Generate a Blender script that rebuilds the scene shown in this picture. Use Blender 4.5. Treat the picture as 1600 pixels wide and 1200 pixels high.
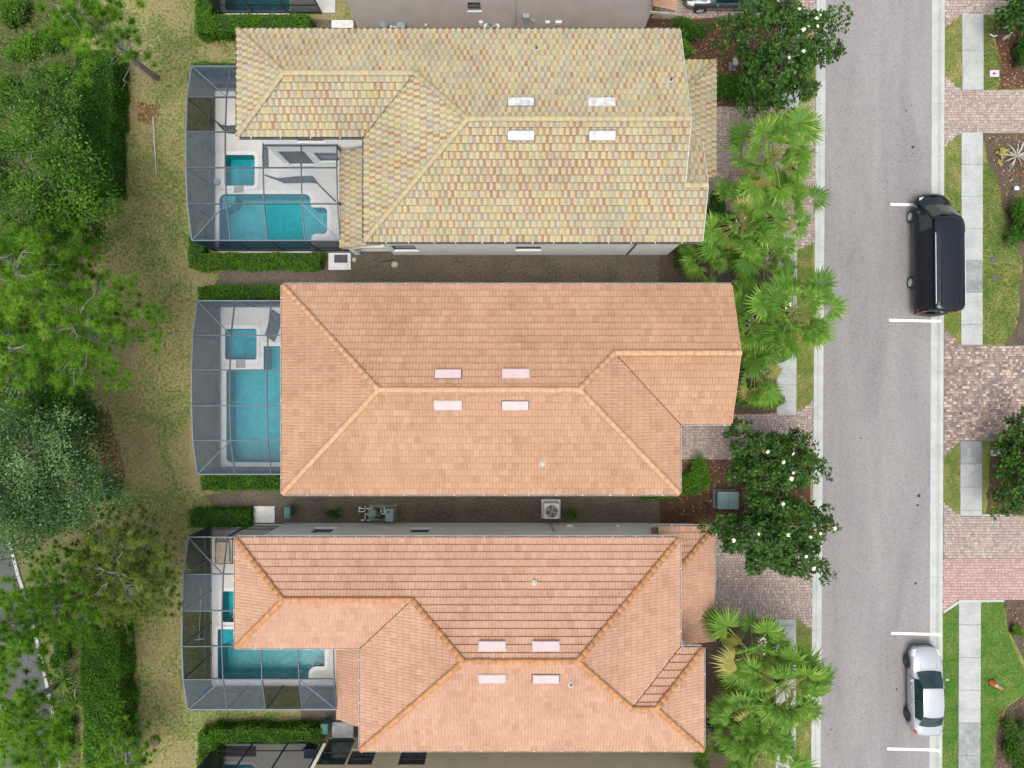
import bpy, bmesh, math, random
import numpy as np
from mathutils import Vector, Matrix
for o in list(bpy.data.objects): bpy.data.objects.remove(o, do_unlink=True)
scn = bpy.context.scene
COL = scn.collection
R = math.radians
rng = np.random.default_rng(7)
random.seed(7)

# ------------------------------------------------------------------ camera, sky, sun, exposure
CAM_H, PXM = 41.0, 27.0
cam_d = bpy.data.cameras.new('camera'); cam = bpy.data.objects.new('camera', cam_d); COL.objects.link(cam)
cam.location = (0, 0, CAM_H); cam.rotation_euler = (0, 0, 0)
cam_d.sensor_width = 36; cam_d.lens = 36*CAM_H/(1600/PXM); cam_d.clip_end = 600; cam_d.clip_start = .5
scn.camera = cam
SUN_EL, SUN_AZ = R(74), R(195)
world = bpy.data.worlds.new('World'); scn.world = world; world.use_nodes = True
wn = world.node_tree; wn.nodes.clear()
sky = wn.nodes.new('ShaderNodeTexSky'); sky.sky_type = 'NISHITA'; sky.sun_disc = False
sky.sun_elevation = SUN_EL; sky.sun_rotation = SUN_AZ; sky.dust_density = 4; sky.air_density = 1.0; sky.ozone_density = 1.0
hsv = wn.nodes.new('ShaderNodeHueSaturation'); hsv.inputs['Saturation'].default_value = .28
bg = wn.nodes.new('ShaderNodeBackground'); bg.inputs['Strength'].default_value = .15
wo = wn.nodes.new('ShaderNodeOutputWorld')
wn.links.new(sky.outputs[0], hsv.inputs['Color']); wn.links.new(hsv.outputs[0], bg.inputs[0]); wn.links.new(bg.outputs[0], wo.inputs[0])
sd = bpy.data.lights.new('sun', 'SUN'); sd.energy = .55; sd.angle = R(30); sd.color = (1, .965, .92)
sun = bpy.data.objects.new('sun', sd); COL.objects.link(sun)
sdir = Vector((math.sin(SUN_AZ)*math.cos(SUN_EL), math.cos(SUN_AZ)*math.cos(SUN_EL), math.sin(SUN_EL)))
sun.rotation_euler = sdir.to_track_quat('Z', 'Y').to_euler(); sun.location = sdir*60
scn.view_settings.view_transform = 'Standard'; scn.view_settings.look = 'None'
scn.view_settings.exposure = 1.06; scn.view_settings.gamma = 1; scn.view_settings.use_curve_mapping = False
scn.render.engine = 'CYCLES'
scn.cycles.transparent_max_bounces = 24; scn.cycles.max_bounces = 6; scn.cycles.caustics_reflective = False; scn.cycles.caustics_refractive = False
scn.cycles.use_denoising = True

# ------------------------------------------------------------------ helpers
def W(px, py, h=0.0):
    """pixel of the photograph + height above the ground -> plan position in metres"""
    k = (CAM_H-h)/CAM_H/PXM
    return ((px-800)*k, (600-py)*k)
WLOC = {}
def tag(o, label=None, cat=None, group=None, kind=None):
    if label: o['label'] = label
    if cat: o['category'] = cat
    if group: o['group'] = group
    if kind: o['kind'] = kind
    return o
def empty(name, loc=(0, 0, 0), label=None, cat=None, group=None, kind=None, parent=None):
    o = bpy.data.objects.new(name, None); COL.objects.link(o)
    o.empty_display_size = .2; o.location = loc
    WLOC[o.name] = Vector(loc)
    if parent: o.parent = parent
    return tag(o, label, cat, group, kind)
def link(name, me, mat=None, parent=None, loc=(0, 0, 0)):
    o = bpy.data.objects.new(name, me); COL.objects.link(o); o.location = loc
    if mat is not None and len(me.materials) == 0: me.materials.append(mat)
    if parent: o.parent = parent; WLOC[o.name] = WLOC.get(parent.name, Vector())
    else: WLOC[o.name] = Vector(loc)
    return o
class MB:
    def __init__(s): s.v = []; s.f = []
    def add(s, vs, fs):
        n = len(s.v); s.v.extend([tuple(p) for p in vs]); s.f.extend([tuple(i+n for i in f) for f in fs]); return s
    def box(s, x0, x1, y0, y1, z0, z1):
        return s.add([(x0,y0,z0),(x1,y0,z0),(x1,y1,z0),(x0,y1,z0),(x0,y0,z1),(x1,y0,z1),(x1,y1,z1),(x0,y1,z1)],
                     [(0,3,2,1),(4,5,6,7),(0,1,5,4),(1,2,6,5),(2,3,7,6),(3,0,4,7)])
    def bar(s, a, b, w=.06, h=None, up=(0, 0, 1)):
        a = Vector(a); b = Vector(b); h = h or w
        d = (b-a).normalized(); u = Vector(up)
        if abs(d.dot(u)) > .95: u = Vector((1, 0, 0))
        r = d.cross(u).normalized()*w/2; t = r.cross(d).normalized()*h/2
        return s.add([a-r-t, a+r-t, a+r+t, a-r+t, b-r-t, b+r-t, b+r+t, b-r+t],
                     [(0,1,2,3),(7,6,5,4),(0,4,5,1),(1,5,6,2),(2,6,7,3),(3,7,4,0)])
    def tube(s, pts, rad, n=7, cap=True):
        pts = [Vector(p) for p in pts]
        if not hasattr(rad, '__len__'): rad = [rad]*len(pts)
        base = len(s.v); ref = Vector((0, 0, 1))
        for i, p in enumerate(pts):
            d = (pts[min(i+1, len(pts)-1)]-pts[max(i-1, 0)])
            d = d.normalized() if d.length > 1e-9 else Vector((0, 0, 1))
            if abs(d.dot(ref)) > .93: ref = Vector((1, .13, 0)).normalized()
            a = d.cross(ref).normalized(); b = d.cross(a)
            for k in range(n):
                t = 2*math.pi*k/n; q = p+(a*math.cos(t)+b*math.sin(t))*rad[i]; s.v.append(tuple(q))
        for i in range(len(pts)-1):
            for k in range(n):
                k2 = (k+1) % n; s.f.append((base+i*n+k, base+i*n+k2, base+(i+1)*n+k2, base+(i+1)*n+k))
        if cap:
            s.f.append(tuple(base+k for k in range(n))[::-1]); s.f.append(tuple(base+(len(pts)-1)*n+k for k in range(n)))
        return s
    def lathe(s, c, prof, n=20, axis='z'):
        base = len(s.v); c = Vector(c)
        for r, z in prof:
            for k in range(n):
                t = 2*math.pi*k/n; a, b = r*math.cos(t), r*math.sin(t)
                p = {'z': (a, b, z), 'x': (z, a, b), 'y': (a, z, b)}[axis]
                s.v.append(tuple(c+Vector(p)))
        for i in range(len(prof)-1):
            for k in range(n):
                k2 = (k+1) % n; s.f.append((base+i*n+k, base+i*n+k2, base+(i+1)*n+k2, base+(i+1)*n+k))
        return s
    def prism(s, poly, z0, z1, bottom=False):
        n = len(poly); area = sum(poly[i][0]*poly[(i+1) % n][1]-poly[(i+1) % n][0]*poly[i][1] for i in range(n))
        if area < 0: poly = poly[::-1]
        fs = [tuple(range(n, 2*n))]+[(i, (i+1) % n, n+(i+1) % n, n+i) for i in range(n)]
        if bottom: fs.append(tuple(range(n))[::-1])
        return s.add([(x, y, z0) for x, y in poly]+[(x, y, z1) for x, y in poly], fs)
    def build(s, name, mat, parent=None, smooth=False, bevel=0):
        off = WLOC.get(parent.name, Vector()) if parent else Vector()
        me = bpy.data.meshes.new(name)
        me.from_pydata([(x-off.x, y-off.y, z-off.z) for x, y, z in s.v], [], s.f); me.update()
        if bevel:
            bm = bmesh.new(); bm.from_mesh(me)
            bmesh.ops.bevel(bm, geom=[e for e in bm.edges if len(e.link_faces) == 2 and e.calc_face_angle(0) > .5], offset=bevel, segments=2, affect='EDGES', clamp_overlap=True)
            bm.to_mesh(me); bm.free()
        if smooth:
            for p in me.polygons: p.use_smooth = True
        return link(name, me, mat, parent)
def np_mesh(name, V, F, rnd=None, smooth=False):
    """V (n,3) float, F (m,k) int with constant k, optional per-face random"""
    V = np.ascontiguousarray(V, dtype=np.float32); F = np.ascontiguousarray(F, dtype=np.int32)
    me = bpy.data.meshes.new(name); m, k = F.shape
    me.vertices.add(len(V)); me.vertices.foreach_set('co', V.ravel())
    me.loops.add(m*k); me.loops.foreach_set('vertex_index', F.ravel())
    me.polygons.add(m); me.polygons.foreach_set('loop_start', np.arange(0, m*k, k, dtype=np.int32))
    me.update(calc_edges=True)
    if rnd is not None:
        a = me.attributes.new('rnd', 'FLOAT', 'FACE'); a.data.foreach_set('value', np.ascontiguousarray(rnd, dtype=np.float32))
    if smooth: me.polygons.foreach_set('use_smooth', np.ones(m, dtype=bool))
    me.validate(); return me

# ------------------------------------------------------------------ materials
MATS = {}
def nodes_of(name):
    m = bpy.data.materials.new(name); m.use_nodes = True; nt = m.node_tree; nt.nodes.clear()
    out = nt.nodes.new('ShaderNodeOutputMaterial'); MATS[name] = m
    def N(t, **kw):
        n = nt.nodes.new(t)
        for k, v in kw.items():
            if k in n.inputs.keys(): n.inputs[k].default_value = v
            else: setattr(n, k, v)
        return n
    def L(a, b): nt.links.new(a, b)
    return m, N, L, out
def ramp(N, stops, interp='LINEAR'):
    n = N('ShaderNodeValToRGB'); cr = n.color_ramp; cr.interpolation = interp
    while len(cr.elements) < len(stops): cr.elements.new(.5)
    for e, (p, c) in zip(cr.elements, stops): e.position = p; e.color = (*c[:3], 1)
    return n
def C4(c): return (*c, 1)
def simple(name, col, rough=.7, var=.12, scale=4.0, metal=0.0, bump=0.0, spec=.5, var2=None, bscale=None, coat=0):
    """principled with two octaves of position noise on the colour"""
    m, N, L, out = nodes_of(name)
    b = N('ShaderNodeBsdfPrincipled', Roughness=rough, Metallic=metal); b.inputs['Specular IOR Level'].default_value = spec
    b.inputs['Coat Weight'].default_value = coat
    g = N('ShaderNodeNewGeometry'); n1 = N('ShaderNodeTexNoise', Scale=scale, Detail=6.0, Roughness=.62); L(g.outputs['Position'], n1.inputs['Vector'])
    d = [max(0, x*(1-var*1.6)) for x in col]; l = [min(1, x*(1+var*1.3)) for x in col]
    if var2: d = var2
    r = ramp(N, [(.3, d), (.52, col), (.74, l)]); L(n1.outputs['Fac'], r.inputs[0]); L(r.outputs[0], b.inputs['Base Color'])
    if bump:
        n2 = N('ShaderNodeTexNoise', Scale=bscale or scale*8, Detail=4.0); L(g.outputs['Position'], n2.inputs['Vector'])
        bp = N('ShaderNodeBump', Strength=bump, Distance=.02); L(n2.outputs['Fac'], bp.inputs['Height']); L(bp.outputs[0], b.inputs['Normal'])
    L(b.outputs[0], out.inputs[0]); return m
def layered(name, stops, scale, fine=None, fine_amt=.5, rough=.95, bump=.4, big=None, spec=.2, stretch=None):
    """ground covers: a wide patch pattern through a ramp, broken up by fine grain"""
    m, N, L, out = nodes_of(name)
    b = N('ShaderNodeBsdfPrincipled', Roughness=rough); b.inputs['Specular IOR Level'].default_value = spec
    g = N('ShaderNodeNewGeometry')
    n1 = N('ShaderNodeTexNoise', Scale=scale, Detail=8.0, Roughness=.7, Distortion=.6); L(g.outputs['Position'], n1.inputs['Vector'])
    if stretch:
        vm = N('ShaderNodeVectorMath', operation='MULTIPLY'); vm.inputs[1].default_value = stretch; L(g.outputs['Position'], vm.inputs[0]); L(vm.outputs[0], n1.inputs['Vector'])
    n2 = N('ShaderNodeTexNoise', Scale=fine or scale*14, Detail=5.0, Roughness=.75); L(g.outputs['Position'], n2.inputs['Vector'])
    mx = N('ShaderNodeMix', data_type='FLOAT'); mx.inputs[0].default_value = fine_amt*.5; L(n1.outputs['Fac'], mx.inputs[2]); L(n2.outputs['Fac'], mx.inputs[3])
    r = ramp(N, stops); L(mx.outputs[0], r.inputs[0])
    r2 = ramp(N, [(.32, (.5, .5, .5)), (.5, (1, 1, 1)), (.72, (1.0, 1.0, 1.0))]); L(n2.outputs['Fac'], r2.inputs[0])
    mu = N('ShaderNodeMix', data_type='RGBA', blend_type='MULTIPLY'); mu.inputs[0].default_value = fine_amt; L(r.outputs[0], mu.inputs[6]); L(r2.outputs[0], mu.inputs[7])
    L(mu.outputs[2], b.inputs['Base Color'])
    bp = N('ShaderNodeBump', Strength=bump, Distance=.04); L(n2.outputs['Fac'], bp.inputs['Height']); L(bp.outputs[0], b.inputs['Normal'])
    L(b.outputs[0], out.inputs[0]); return m
def rnd_mat(name, stops, rough=.6, transl=0.0, noise=.0, spec=.22, interp='LINEAR', scale=.5, tcol=None):
    """colour from the per-face random number; foliage also lets light through"""
    m, N, L, out = nodes_of(name)
    a = N('ShaderNodeAttribute', attribute_name='rnd'); r = ramp(N, stops, interp)
    if noise:
        g = N('ShaderNodeNewGeometry'); n1 = N('ShaderNodeTexNoise', Scale=scale, Detail=4.0); L(g.outputs['Position'], n1.inputs['Vector'])
        s1 = N('ShaderNodeMath', operation='SUBTRACT'); s1.inputs[1].default_value = .5; L(n1.outputs['Fac'], s1.inputs[0])
        s2 = N('ShaderNodeMath', operation='MULTIPLY_ADD'); s2.inputs[1].default_value = noise; L(s1.outputs[0], s2.inputs[0]); L(a.outputs['Fac'], s2.inputs[2]); L(s2.outputs[0], r.inputs[0])
    else: L(a.outputs['Fac'], r.inputs[0])
    b = N('ShaderNodeBsdfPrincipled', Roughness=rough); b.inputs['Specular IOR Level'].default_value = spec; L(r.outputs[0], b.inputs['Base Color'])
    if transl:
        t = N('ShaderNodeBsdfTranslucent'); L(r.outputs[0], t.inputs[0]); mx = N('ShaderNodeMixShader'); mx.inputs[0].default_value = transl
        L(b.outputs[0], mx.inputs[1]); L(t.outputs[0], mx.inputs[2]); L(mx.outputs[0], out.inputs[0])
    else: L(b.outputs[0], out.inputs[0])
    return m
M = {}
M['lawn_dry'] = layered('lawn_dry', [(.37, (0.069, 0.1163, 0.0252)), (.44, (0.1196, 0.1628, 0.0432)), (.49, (0.2116, 0.2093, 0.0765)), (.54, (0.2944, 0.2511, 0.1125)), (.59, (0.2208, 0.1721, 0.09)), (.65, (0.138, 0.09765, 0.063)), (.71, (0.2116, 0.1488, 0.081))], .27, 6, .95)
M['lawn_green'] = layered('lawn_green', [(.34, (.06, .105, .018)), (.45, (.10, .145, .028)), (.53, (.17, .175, .05)), (.62, (.27, .23, .09))], .8, 11, .75)
M['lawn_lush'] = layered('lawn_lush', [(.34, (.035, .095, .012)), (.47, (.06, .135, .018)), (.56, (.10, .16, .03)), (.66, (.19, .20, .06))], .9, 9, .85)
M['mulch'] = layered('mulch', [(.3, (.05, .04, .033)), (.48, (.085, .066, .05)), (.6, (.115, .085, .06)), (.74, (.16, .115, .075))], .7, 9, .9, bump=.8)
M['mulch_red'] = layered('mulch_red', [(.3, (.05, .03, .022)), (.5, (.09, .05, .032)), (.66, (.13, .07, .04)), (.78, (.2, .11, .05))], .8, 9, .9, bump=.8)
M['sand'] = layered('sand', [(.32, (.11, .1, .075)), (.5, (.21, .185, .14)), (.7, (.29, .26, .2))], .8, 8, .6)
M['side_soil'] = layered('side_soil', [(.3, (0.06525, 0.06, 0.048)), (.45, (0.1087, 0.093, 0.072)), (.58, (0.1595, 0.1275, 0.093)), (.68, (0.1232, 0.1275, 0.0675)), (.8, (0.232, 0.21, 0.15))], .42, 8, .9, bump=.8)
M['forest_floor'] = layered('forest_floor', [(.3, (0.048, 0.0675, 0.021)), (.45, (0.096, 0.1275, 0.036)), (.58, (0.16, 0.1275, 0.0675)), (.74, (0.272, 0.2025, 0.1125))], .35, 7, .8, bump=.8)
M['asphalt'] = layered('asphalt', [(.34, (0.165, 0.1548, 0.1515)), (.46, (0.2112, 0.1984, 0.194)), (.56, (0.2365, 0.2213, 0.2169)), (.68, (0.2695, 0.2529, 0.2485))], .5, 13, .72, rough=.9, bump=.35, stretch=(1.0, .16, 1.0))
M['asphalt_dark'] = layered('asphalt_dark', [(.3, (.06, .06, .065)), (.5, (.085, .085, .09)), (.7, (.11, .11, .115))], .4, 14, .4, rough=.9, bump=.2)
M['concrete'] = layered('concrete', [(.3, (.25, .26, .25)), (.5, (.335, .345, .33)), (.7, (.40, .41, .39))], .9, 10, .42, rough=.9, bump=.15)
M['concrete_worn'] = layered('concrete_worn', [(.3, (.15, .16, .155)), (.5, (.23, .24, .235)), (.68, (.31, .32, .31))], 1.3, 9, .4, rough=.9, bump=.2)
M['kerb'] = layered('kerb', [(.3, (0.297, 0.306, 0.288)), (.5, (0.369, 0.378, 0.3555)), (.7, (0.432, 0.4365, 0.414))], .8, 12, .3, rough=.9, bump=.15)
M['deck'] = layered('deck', [(.3, (.44, .42, .38)), (.5, (.53, .515, .48)), (.7, (.60, .585, .55))], .7, 9, .2, rough=.85, bump=.1)
M['coping'] = simple('coping', (.60, .59, .56), .8, .06, 3)
M['white_paint'] = simple('white_paint', (.8, .8, .78), .7, .06, 6)
M['pad'] = simple('pad', (.64, .64, .61), .85, .12, 3)
M['joint'] = simple('joint', (.17, .15, .13), .95, .2, 4)
M['stucco_white'] = simple('stucco_white', (.83, .86, .86), .9, .05, 1.2, bump=.25, bscale=30)
M['stucco_grey'] = simple('stucco_grey', (.68, .72, .73), .9, .06, 1.2, bump=.25, bscale=30)
M['stucco_taupe'] = simple('stucco_taupe', (.53, .465, .425), .9, .07, 1.0, bump=.25, bscale=30)
M['stucco_tan'] = simple('stucco_tan', (.64, .545, .385), .9, .07, 1.0, bump=.25, bscale=30)
M['stucco_peach'] = simple('stucco_peach', (.55, .47, .38), .9, .06, 1.0, bump=.25, bscale=30)
M['trim_white'] = simple('trim_white', (.72, .71, .66), .6, .06, 5)
M['gutter'] = simple('gutter', (.42, .40, .36), .5, .2, 6)
M['gutter_dark'] = simple('gutter_dark', (.08, .075, .07), .5, .2, 6)
M['vent_white'] = simple('vent_white', (.42, .42, .415), .55, .25, 4)
M['vent_pink'] = simple('vent_pink', (.43, .325, .32), .55, .06, 5)
M['underlay'] = simple('underlay', (.12, .085, .065), .95, .2, 3)
M['metal_frame'] = simple('metal_frame', (.05, .062, .076), .45, .08, 5, spec=.5)
M['metal_light'] = simple('metal_light', (.105, .125, .15), .45, .08, 5, spec=.5)
M['bronze'] = simple('bronze', (.05, .052, .058), .5, .1, 5)
M['window_frame'] = simple('window_frame', (.10, .10, .10), .5, .1, 6)
M['door_wood'] = simple('door_wood', (.12, .07, .042), .6, .35, 5)
M['dark_fabric'] = simple('dark_fabric', (.075, .078, .09), .85, .25, 6)
M['tan_fabric'] = simple('tan_fabric', (.36, .30, .22), .85, .15, 6)
M['black_plastic'] = simple('black_plastic', (.025, .026, .028), .5, .1, 6)
M['grey_plastic'] = simple('grey_plastic', (.26, .31, .34), .5, .12, 6)
M['grey_metal'] = simple('grey_metal', (.36, .39, .40), .5, .12, 6, metal=.2)
M['teal_plastic'] = simple('teal_plastic', (.035, .16, .135), .5, .15, 5)
M['box_green'] = simple('box_green', (.15, .24, .24), .5, .1, 5)
M['pvc_white'] = simple('pvc_white', (.78, .78, .76), .4, .05, 8)
M['orange'] = simple('orange', (.75, .13, .02), .5, .08, 8)
M['rubber'] = simple('rubber', (.02, .02, .021), .8, .15, 8)
M['alloy'] = simple('alloy', (.50, .51, .52), .4, .1, 9, metal=.1)
M['alloy_dark'] = simple('alloy_dark', (.10, .10, .105), .4, .1, 9, metal=.5)
M['silver_paint'] = simple('silver_paint', (.35, .37, .395), .25, .03, 1, metal=.3, coat=.5)
M['black_paint'] = simple('black_paint', (.002, .005, .011), .08, .1, 1, coat=.12, spec=.3)
M['slate_paint'] = simple('slate_paint', (.06, .075, .085), .25, .05, 1, coat=.9)
M['lamp_red'] = simple('lamp_red', (.45, .02, .03), .2, .1, 4, coat=.8)
M['lamp_clear'] = simple('lamp_clear', (.62, .66, .68), .15, .1, 4, coat=.8)
M['lilac'] = simple('lilac', (.52, .40, .48), .7, .1, 5)
M['bark_grey'] = simple('bark_grey', (.20, .18, .165), .95, .3, 9, bump=.6, bscale=25)
M['bark_brown'] = simple('bark_brown', (.12, .095, .075), .95, .3, 9, bump=.6, bscale=25)
M['dead_wood'] = simple('dead_wood', (.36, .34, .30), .95, .25, 8)
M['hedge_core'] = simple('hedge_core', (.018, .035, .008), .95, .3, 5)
M['rock'] = simple('rock', (.46, .42, .33), .95, .15, 7, bump=.4)
M['blue_cloth'] = simple('blue_cloth', (.03, .06, .14), .8, .1, 6)
M['plaster_deep'] = simple('plaster_deep', (.025, .27, .30), .7, .1, 1.2)
M['plaster'] = simple('plaster', (.04, .36, .395), .7, .1, 1.2)
M['spill_tile'] = simple('spill_tile', (.25, .24, .22), .6, .3, 12)
# foliage
M['leaf_broad'] = rnd_mat('leaf_broad', [(0, (0.02827, 0.07578, 0.008262)), (0.4, (0.06426, 0.1584, 0.01377)), (0.75, (0.1093, 0.2478, 0.02203)), (1, (0.1928, 0.3442, 0.04131))], .45, .45)
M['leaf_dark'] = rnd_mat('leaf_dark', [(0, (0.02242, 0.0675, 0.01125)), (0.5, (0.05232, 0.1406, 0.018)), (0.85, (0.09344, 0.225, 0.027)), (1, (0.1682, 0.3, 0.045))], .5, .45)
M['leaf_grey'] = rnd_mat('leaf_grey', [(0, (0.03158, 0.07802, 0.02213)), (0.4, (0.06758, 0.1506, 0.03952)), (0.8, (0.1351, 0.2454, 0.07905)), (1, (0.2433, 0.3792, 0.166))], .5, .45)
M['needle'] = rnd_mat('needle', [(0, (0.04509, 0.1253, 0.0072)), (0.4, (0.09662, 0.2359, 0.01346)), (0.8, (0.1738, 0.3538, 0.0252)), (1, (0.2703, 0.4423, 0.054))], .5, .45)
M['needle_olive'] = rnd_mat('needle_olive', [(0, (0.05738, 0.09945, 0.01296)), (0.4, (0.1211, 0.1856, 0.02592)), (0.8, (0.204, 0.2785, 0.0486)), (1, (0.3187, 0.358, 0.0972))], .5, .45)
M['leaf_hedge'] = rnd_mat('leaf_hedge', [(0, (0.03864, 0.121, 0.0072)), (0.4, (0.08501, 0.2258, 0.0144)), (0.8, (0.1546, 0.3226, 0.0264)), (1, (0.2473, 0.4032, 0.054))], .45, .45)
M['leaf_hedge_dark'] = rnd_mat('leaf_hedge_dark', [(0, (0.02245, 0.08424, 0.007128)), (0.4, (0.04811, 0.1517, 0.01188)), (0.8, (0.08821, 0.2274, 0.01901)), (1, (0.1444, 0.2864, 0.03564))], .45, .45)
M['leaf_magnolia'] = rnd_mat('leaf_magnolia', [(0, (0.01674, 0.04912, 0.007938)), (0.45, (0.03665, 0.09946, 0.01134)), (0.8, (0.06806, 0.1637, 0.01474)), (0.93, (0.115, 0.2223, 0.01986)), (1, (0.2093, 0.1404, 0.02268))], .45, .2, spec=.25)
M['leaf_shrub'] = rnd_mat('leaf_shrub', [(0, (0.024, 0.075, 0.008)), (0.5, (0.054, 0.1438, 0.014)), (1, (0.12, 0.2375, 0.03))], .45, .45)
M['frond'] = rnd_mat('frond', [(0, (0.06129, 0.1632, 0.01863)), (0.5, (0.1226, 0.2638, 0.03105)), (0.85, (0.2084, 0.3516, 0.05175)), (1, (0.4168, 0.4521, 0.1035))], .42, .45, noise=.25, scale=1.3)
M['frond_old'] = rnd_mat('frond_old', [(0, (0.23, 0.253, 0.05)), (.5, (0.3795, 0.3565, 0.08)), (1, (0.483, 0.414, 0.16))], .5, .45, noise=.3, scale=1.3)
M['petal'] = simple('petal', (.78, .76, .62), .6, .05, 9)
M['litter'] = rnd_mat('litter', [(0, (.07, .04, .02)), (.4, (.17, .085, .03)), (.75, (.30, .165, .06)), (1, (.42, .32, .18))], .8, .1)
M['grass_blade'] = rnd_mat('grass_blade', [(0, (.09, .12, .03)), (.35, (.17, .18, .06)), (.65, (.26, .23, .10)), (1, (.36, .30, .16))], .7, .25, noise=.5, scale=.3)
M['grass_green'] = rnd_mat('grass_green', [(0, (.03, .08, .012)), (.5, (.065, .14, .02)), (.9, (.12, .19, .04)), (1, (.28, .26, .1))], .7, .25, noise=.3, scale=.6)
M['undergrowth'] = rnd_mat('undergrowth', [(0, (0.0378, 0.078, 0.01428)), (.4, (0.0819, 0.156, 0.0255)), (.75, (0.1512, 0.221, 0.0459)), (1, (0.2772, 0.286, 0.0918))], .6, .25, noise=.4, scale=.35)
# pavers
M['paver'] = rnd_mat('paver', [(0, (0.254, 0.197, 0.1805)), (.22, (0.3387, 0.238, 0.2099)), (.42, (0.2879, 0.2545, 0.235)), (.6, (0.3811, 0.2791, 0.235)), (.8, (0.3556, 0.3037, 0.2687)), (1, (0.4403, 0.3448, 0.277))], .9, 0, noise=.35, scale=.8)
M['paver_mixed'] = rnd_mat('paver_mixed', [(0, (0.138, 0.1178, 0.1112)), (.3, (0.2192, 0.1649, 0.151)), (.55, (0.2922, 0.2042, 0.1749)), (.8, (0.3572, 0.2592, 0.2066)), (1, (0.4871, 0.3927, 0.3099))], .9, 0, noise=.3, scale=.6)
M['paver_pink'] = rnd_mat('paver_pink', [(0, (0.3572, 0.2124, 0.1961)), (.5, (0.4028, 0.2533, 0.2288)), (1, (0.4408, 0.3023, 0.2696))], .9, 0, noise=.5, scale=.5)

def tile_mat(name, kind):
    m, N, L, out = nodes_of(name)
    a = N('ShaderNodeAttribute', attribute_name='rnd'); uv = N('ShaderNodeUVMap', uv_map='uv'); sp = N('ShaderNodeSeparateXYZ'); L(uv.outputs[0], sp.inputs[0])
    g = N('ShaderNodeNewGeometry'); big = N('ShaderNodeTexNoise', Scale=.28, Detail=5.0, Roughness=.6); L(g.outputs['Position'], big.inputs['Vector'])
    fin = N('ShaderNodeTexNoise', Scale=5.0, Detail=5.0, Roughness=.7); L(g.outputs['Position'], fin.inputs['Vector'])
    if kind == 'blend':
        wn_ = N('ShaderNodeTexWhiteNoise', noise_dimensions='1D'); L(a.outputs['Fac'], wn_.inputs['W'])
        sc = N('ShaderNodeSeparateColor'); L(wn_.outputs['Color'], sc.inputs[0])
        base = ramp(N, [(0, (0.3634, 0.2962, 0.1434)), (.3, (0.3818, 0.3276, 0.1782)), (.6, (0.368, 0.3185, 0.2086)), (.8, (0.3128, 0.2854, 0.1999)), (1, (0.3818, 0.2917, 0.1695))]); L(sc.outputs[0], base.inputs[0])
        sec = ramp(N, [(0, (0.2431, 0.1335, 0.09122)), (.22, (0.2751, 0.1735, 0.1173)), (.42, (0.2239, 0.1935, 0.1695)), (.6, (0.2368, 0.2536, 0.1825)), (.78, (0.2623, 0.2269, 0.189)), (1, (0.3199, 0.2936, 0.163))]); L(sc.outputs[1], sec.inputs[0])
        jt = N('ShaderNodeMath', operation='MULTIPLY_ADD'); L(sc.outputs[2], jt.inputs[0]); jt.inputs[1].default_value = .2; L(sp.outputs[0], jt.inputs[2])
        f2 = N('ShaderNodeMath', operation='MULTIPLY_ADD'); L(fin.outputs['Fac'], f2.inputs[0]); f2.inputs[1].default_value = .3; L(jt.outputs[0], f2.inputs[2])
        rr = ramp(N, [(.82, (0, 0, 0)), (.94, (1, 1, 1))]); L(f2.outputs[0], rr.inputs[0])
        mx = N('ShaderNodeMix', data_type='RGBA'); L(rr.outputs[0], mx.inputs[0]); L(base.outputs[0], mx.inputs[6]); L(sec.outputs[0], mx.inputs[7]); col = mx.outputs[2]
    else:
        A = {'terra': [(0, (0.3312, 0.1842, 0.1097)), (.15, (0.36, 0.2087, 0.1283)), (.8, (0.3792, 0.2234, 0.1395)), (1, (0.3984, 0.2411, 0.1535))],
             'peach': [(0, (0.3638, 0.2009, 0.1302)), (.15, (0.3929, 0.2303, 0.152)), (.8, (0.4123, 0.247, 0.1662)), (1, (0.4316, 0.2626, 0.1805))]}[kind]
        base = ramp(N, A); L(a.outputs['Fac'], base.inputs[0]); col = base.outputs[0]
    st = ramp(N, [(.3, (.80, .78, .76)), (.55, (1, 1, 1))]); L(big.outputs['Fac'], st.inputs[0])
    m1 = N('ShaderNodeMix', data_type='RGBA', blend_type='MULTIPLY'); m1.inputs[0].default_value = .7; L(col, m1.inputs[6]); L(st.outputs[0], m1.inputs[7])
    st2 = ramp(N, [(.28, (.72, .66, .62)), (.5, (1, 1, 1))]); L(fin.outputs['Fac'], st2.inputs[0])
    m2 = N('ShaderNodeMix', data_type='RGBA', blend_type='MULTIPLY'); m2.inputs[0].default_value = .55; L(m1.outputs[2], m2.inputs[6]); L(st2.outputs[0], m2.inputs[7])
    dv = ramp(N, [(.74, (1, 1, 1)), (.87, (.52, .45, .42))]); L(sp.outputs[1], dv.inputs[0])          # darker band just below the butt of the course above
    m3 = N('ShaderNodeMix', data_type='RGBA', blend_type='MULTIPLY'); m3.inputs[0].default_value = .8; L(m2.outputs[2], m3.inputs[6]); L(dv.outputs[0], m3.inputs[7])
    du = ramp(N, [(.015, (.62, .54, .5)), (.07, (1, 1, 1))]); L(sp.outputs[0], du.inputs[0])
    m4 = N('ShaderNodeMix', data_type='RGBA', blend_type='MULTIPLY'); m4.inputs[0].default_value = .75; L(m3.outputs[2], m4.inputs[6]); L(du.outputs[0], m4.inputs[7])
    b = N('ShaderNodeBsdfPrincipled', Roughness=.85); b.inputs['Specular IOR Level'].default_value = .25
    L(m4.outputs[2], b.inputs['Base Color'])
    bp = N('ShaderNodeBump', Strength=.2, Distance=.01); L(fin.outputs['Fac'], bp.inputs['Height']); L(bp.outputs[0], b.inputs['Normal'])
    L(b.outputs[0], out.inputs[0]); return m
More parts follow.
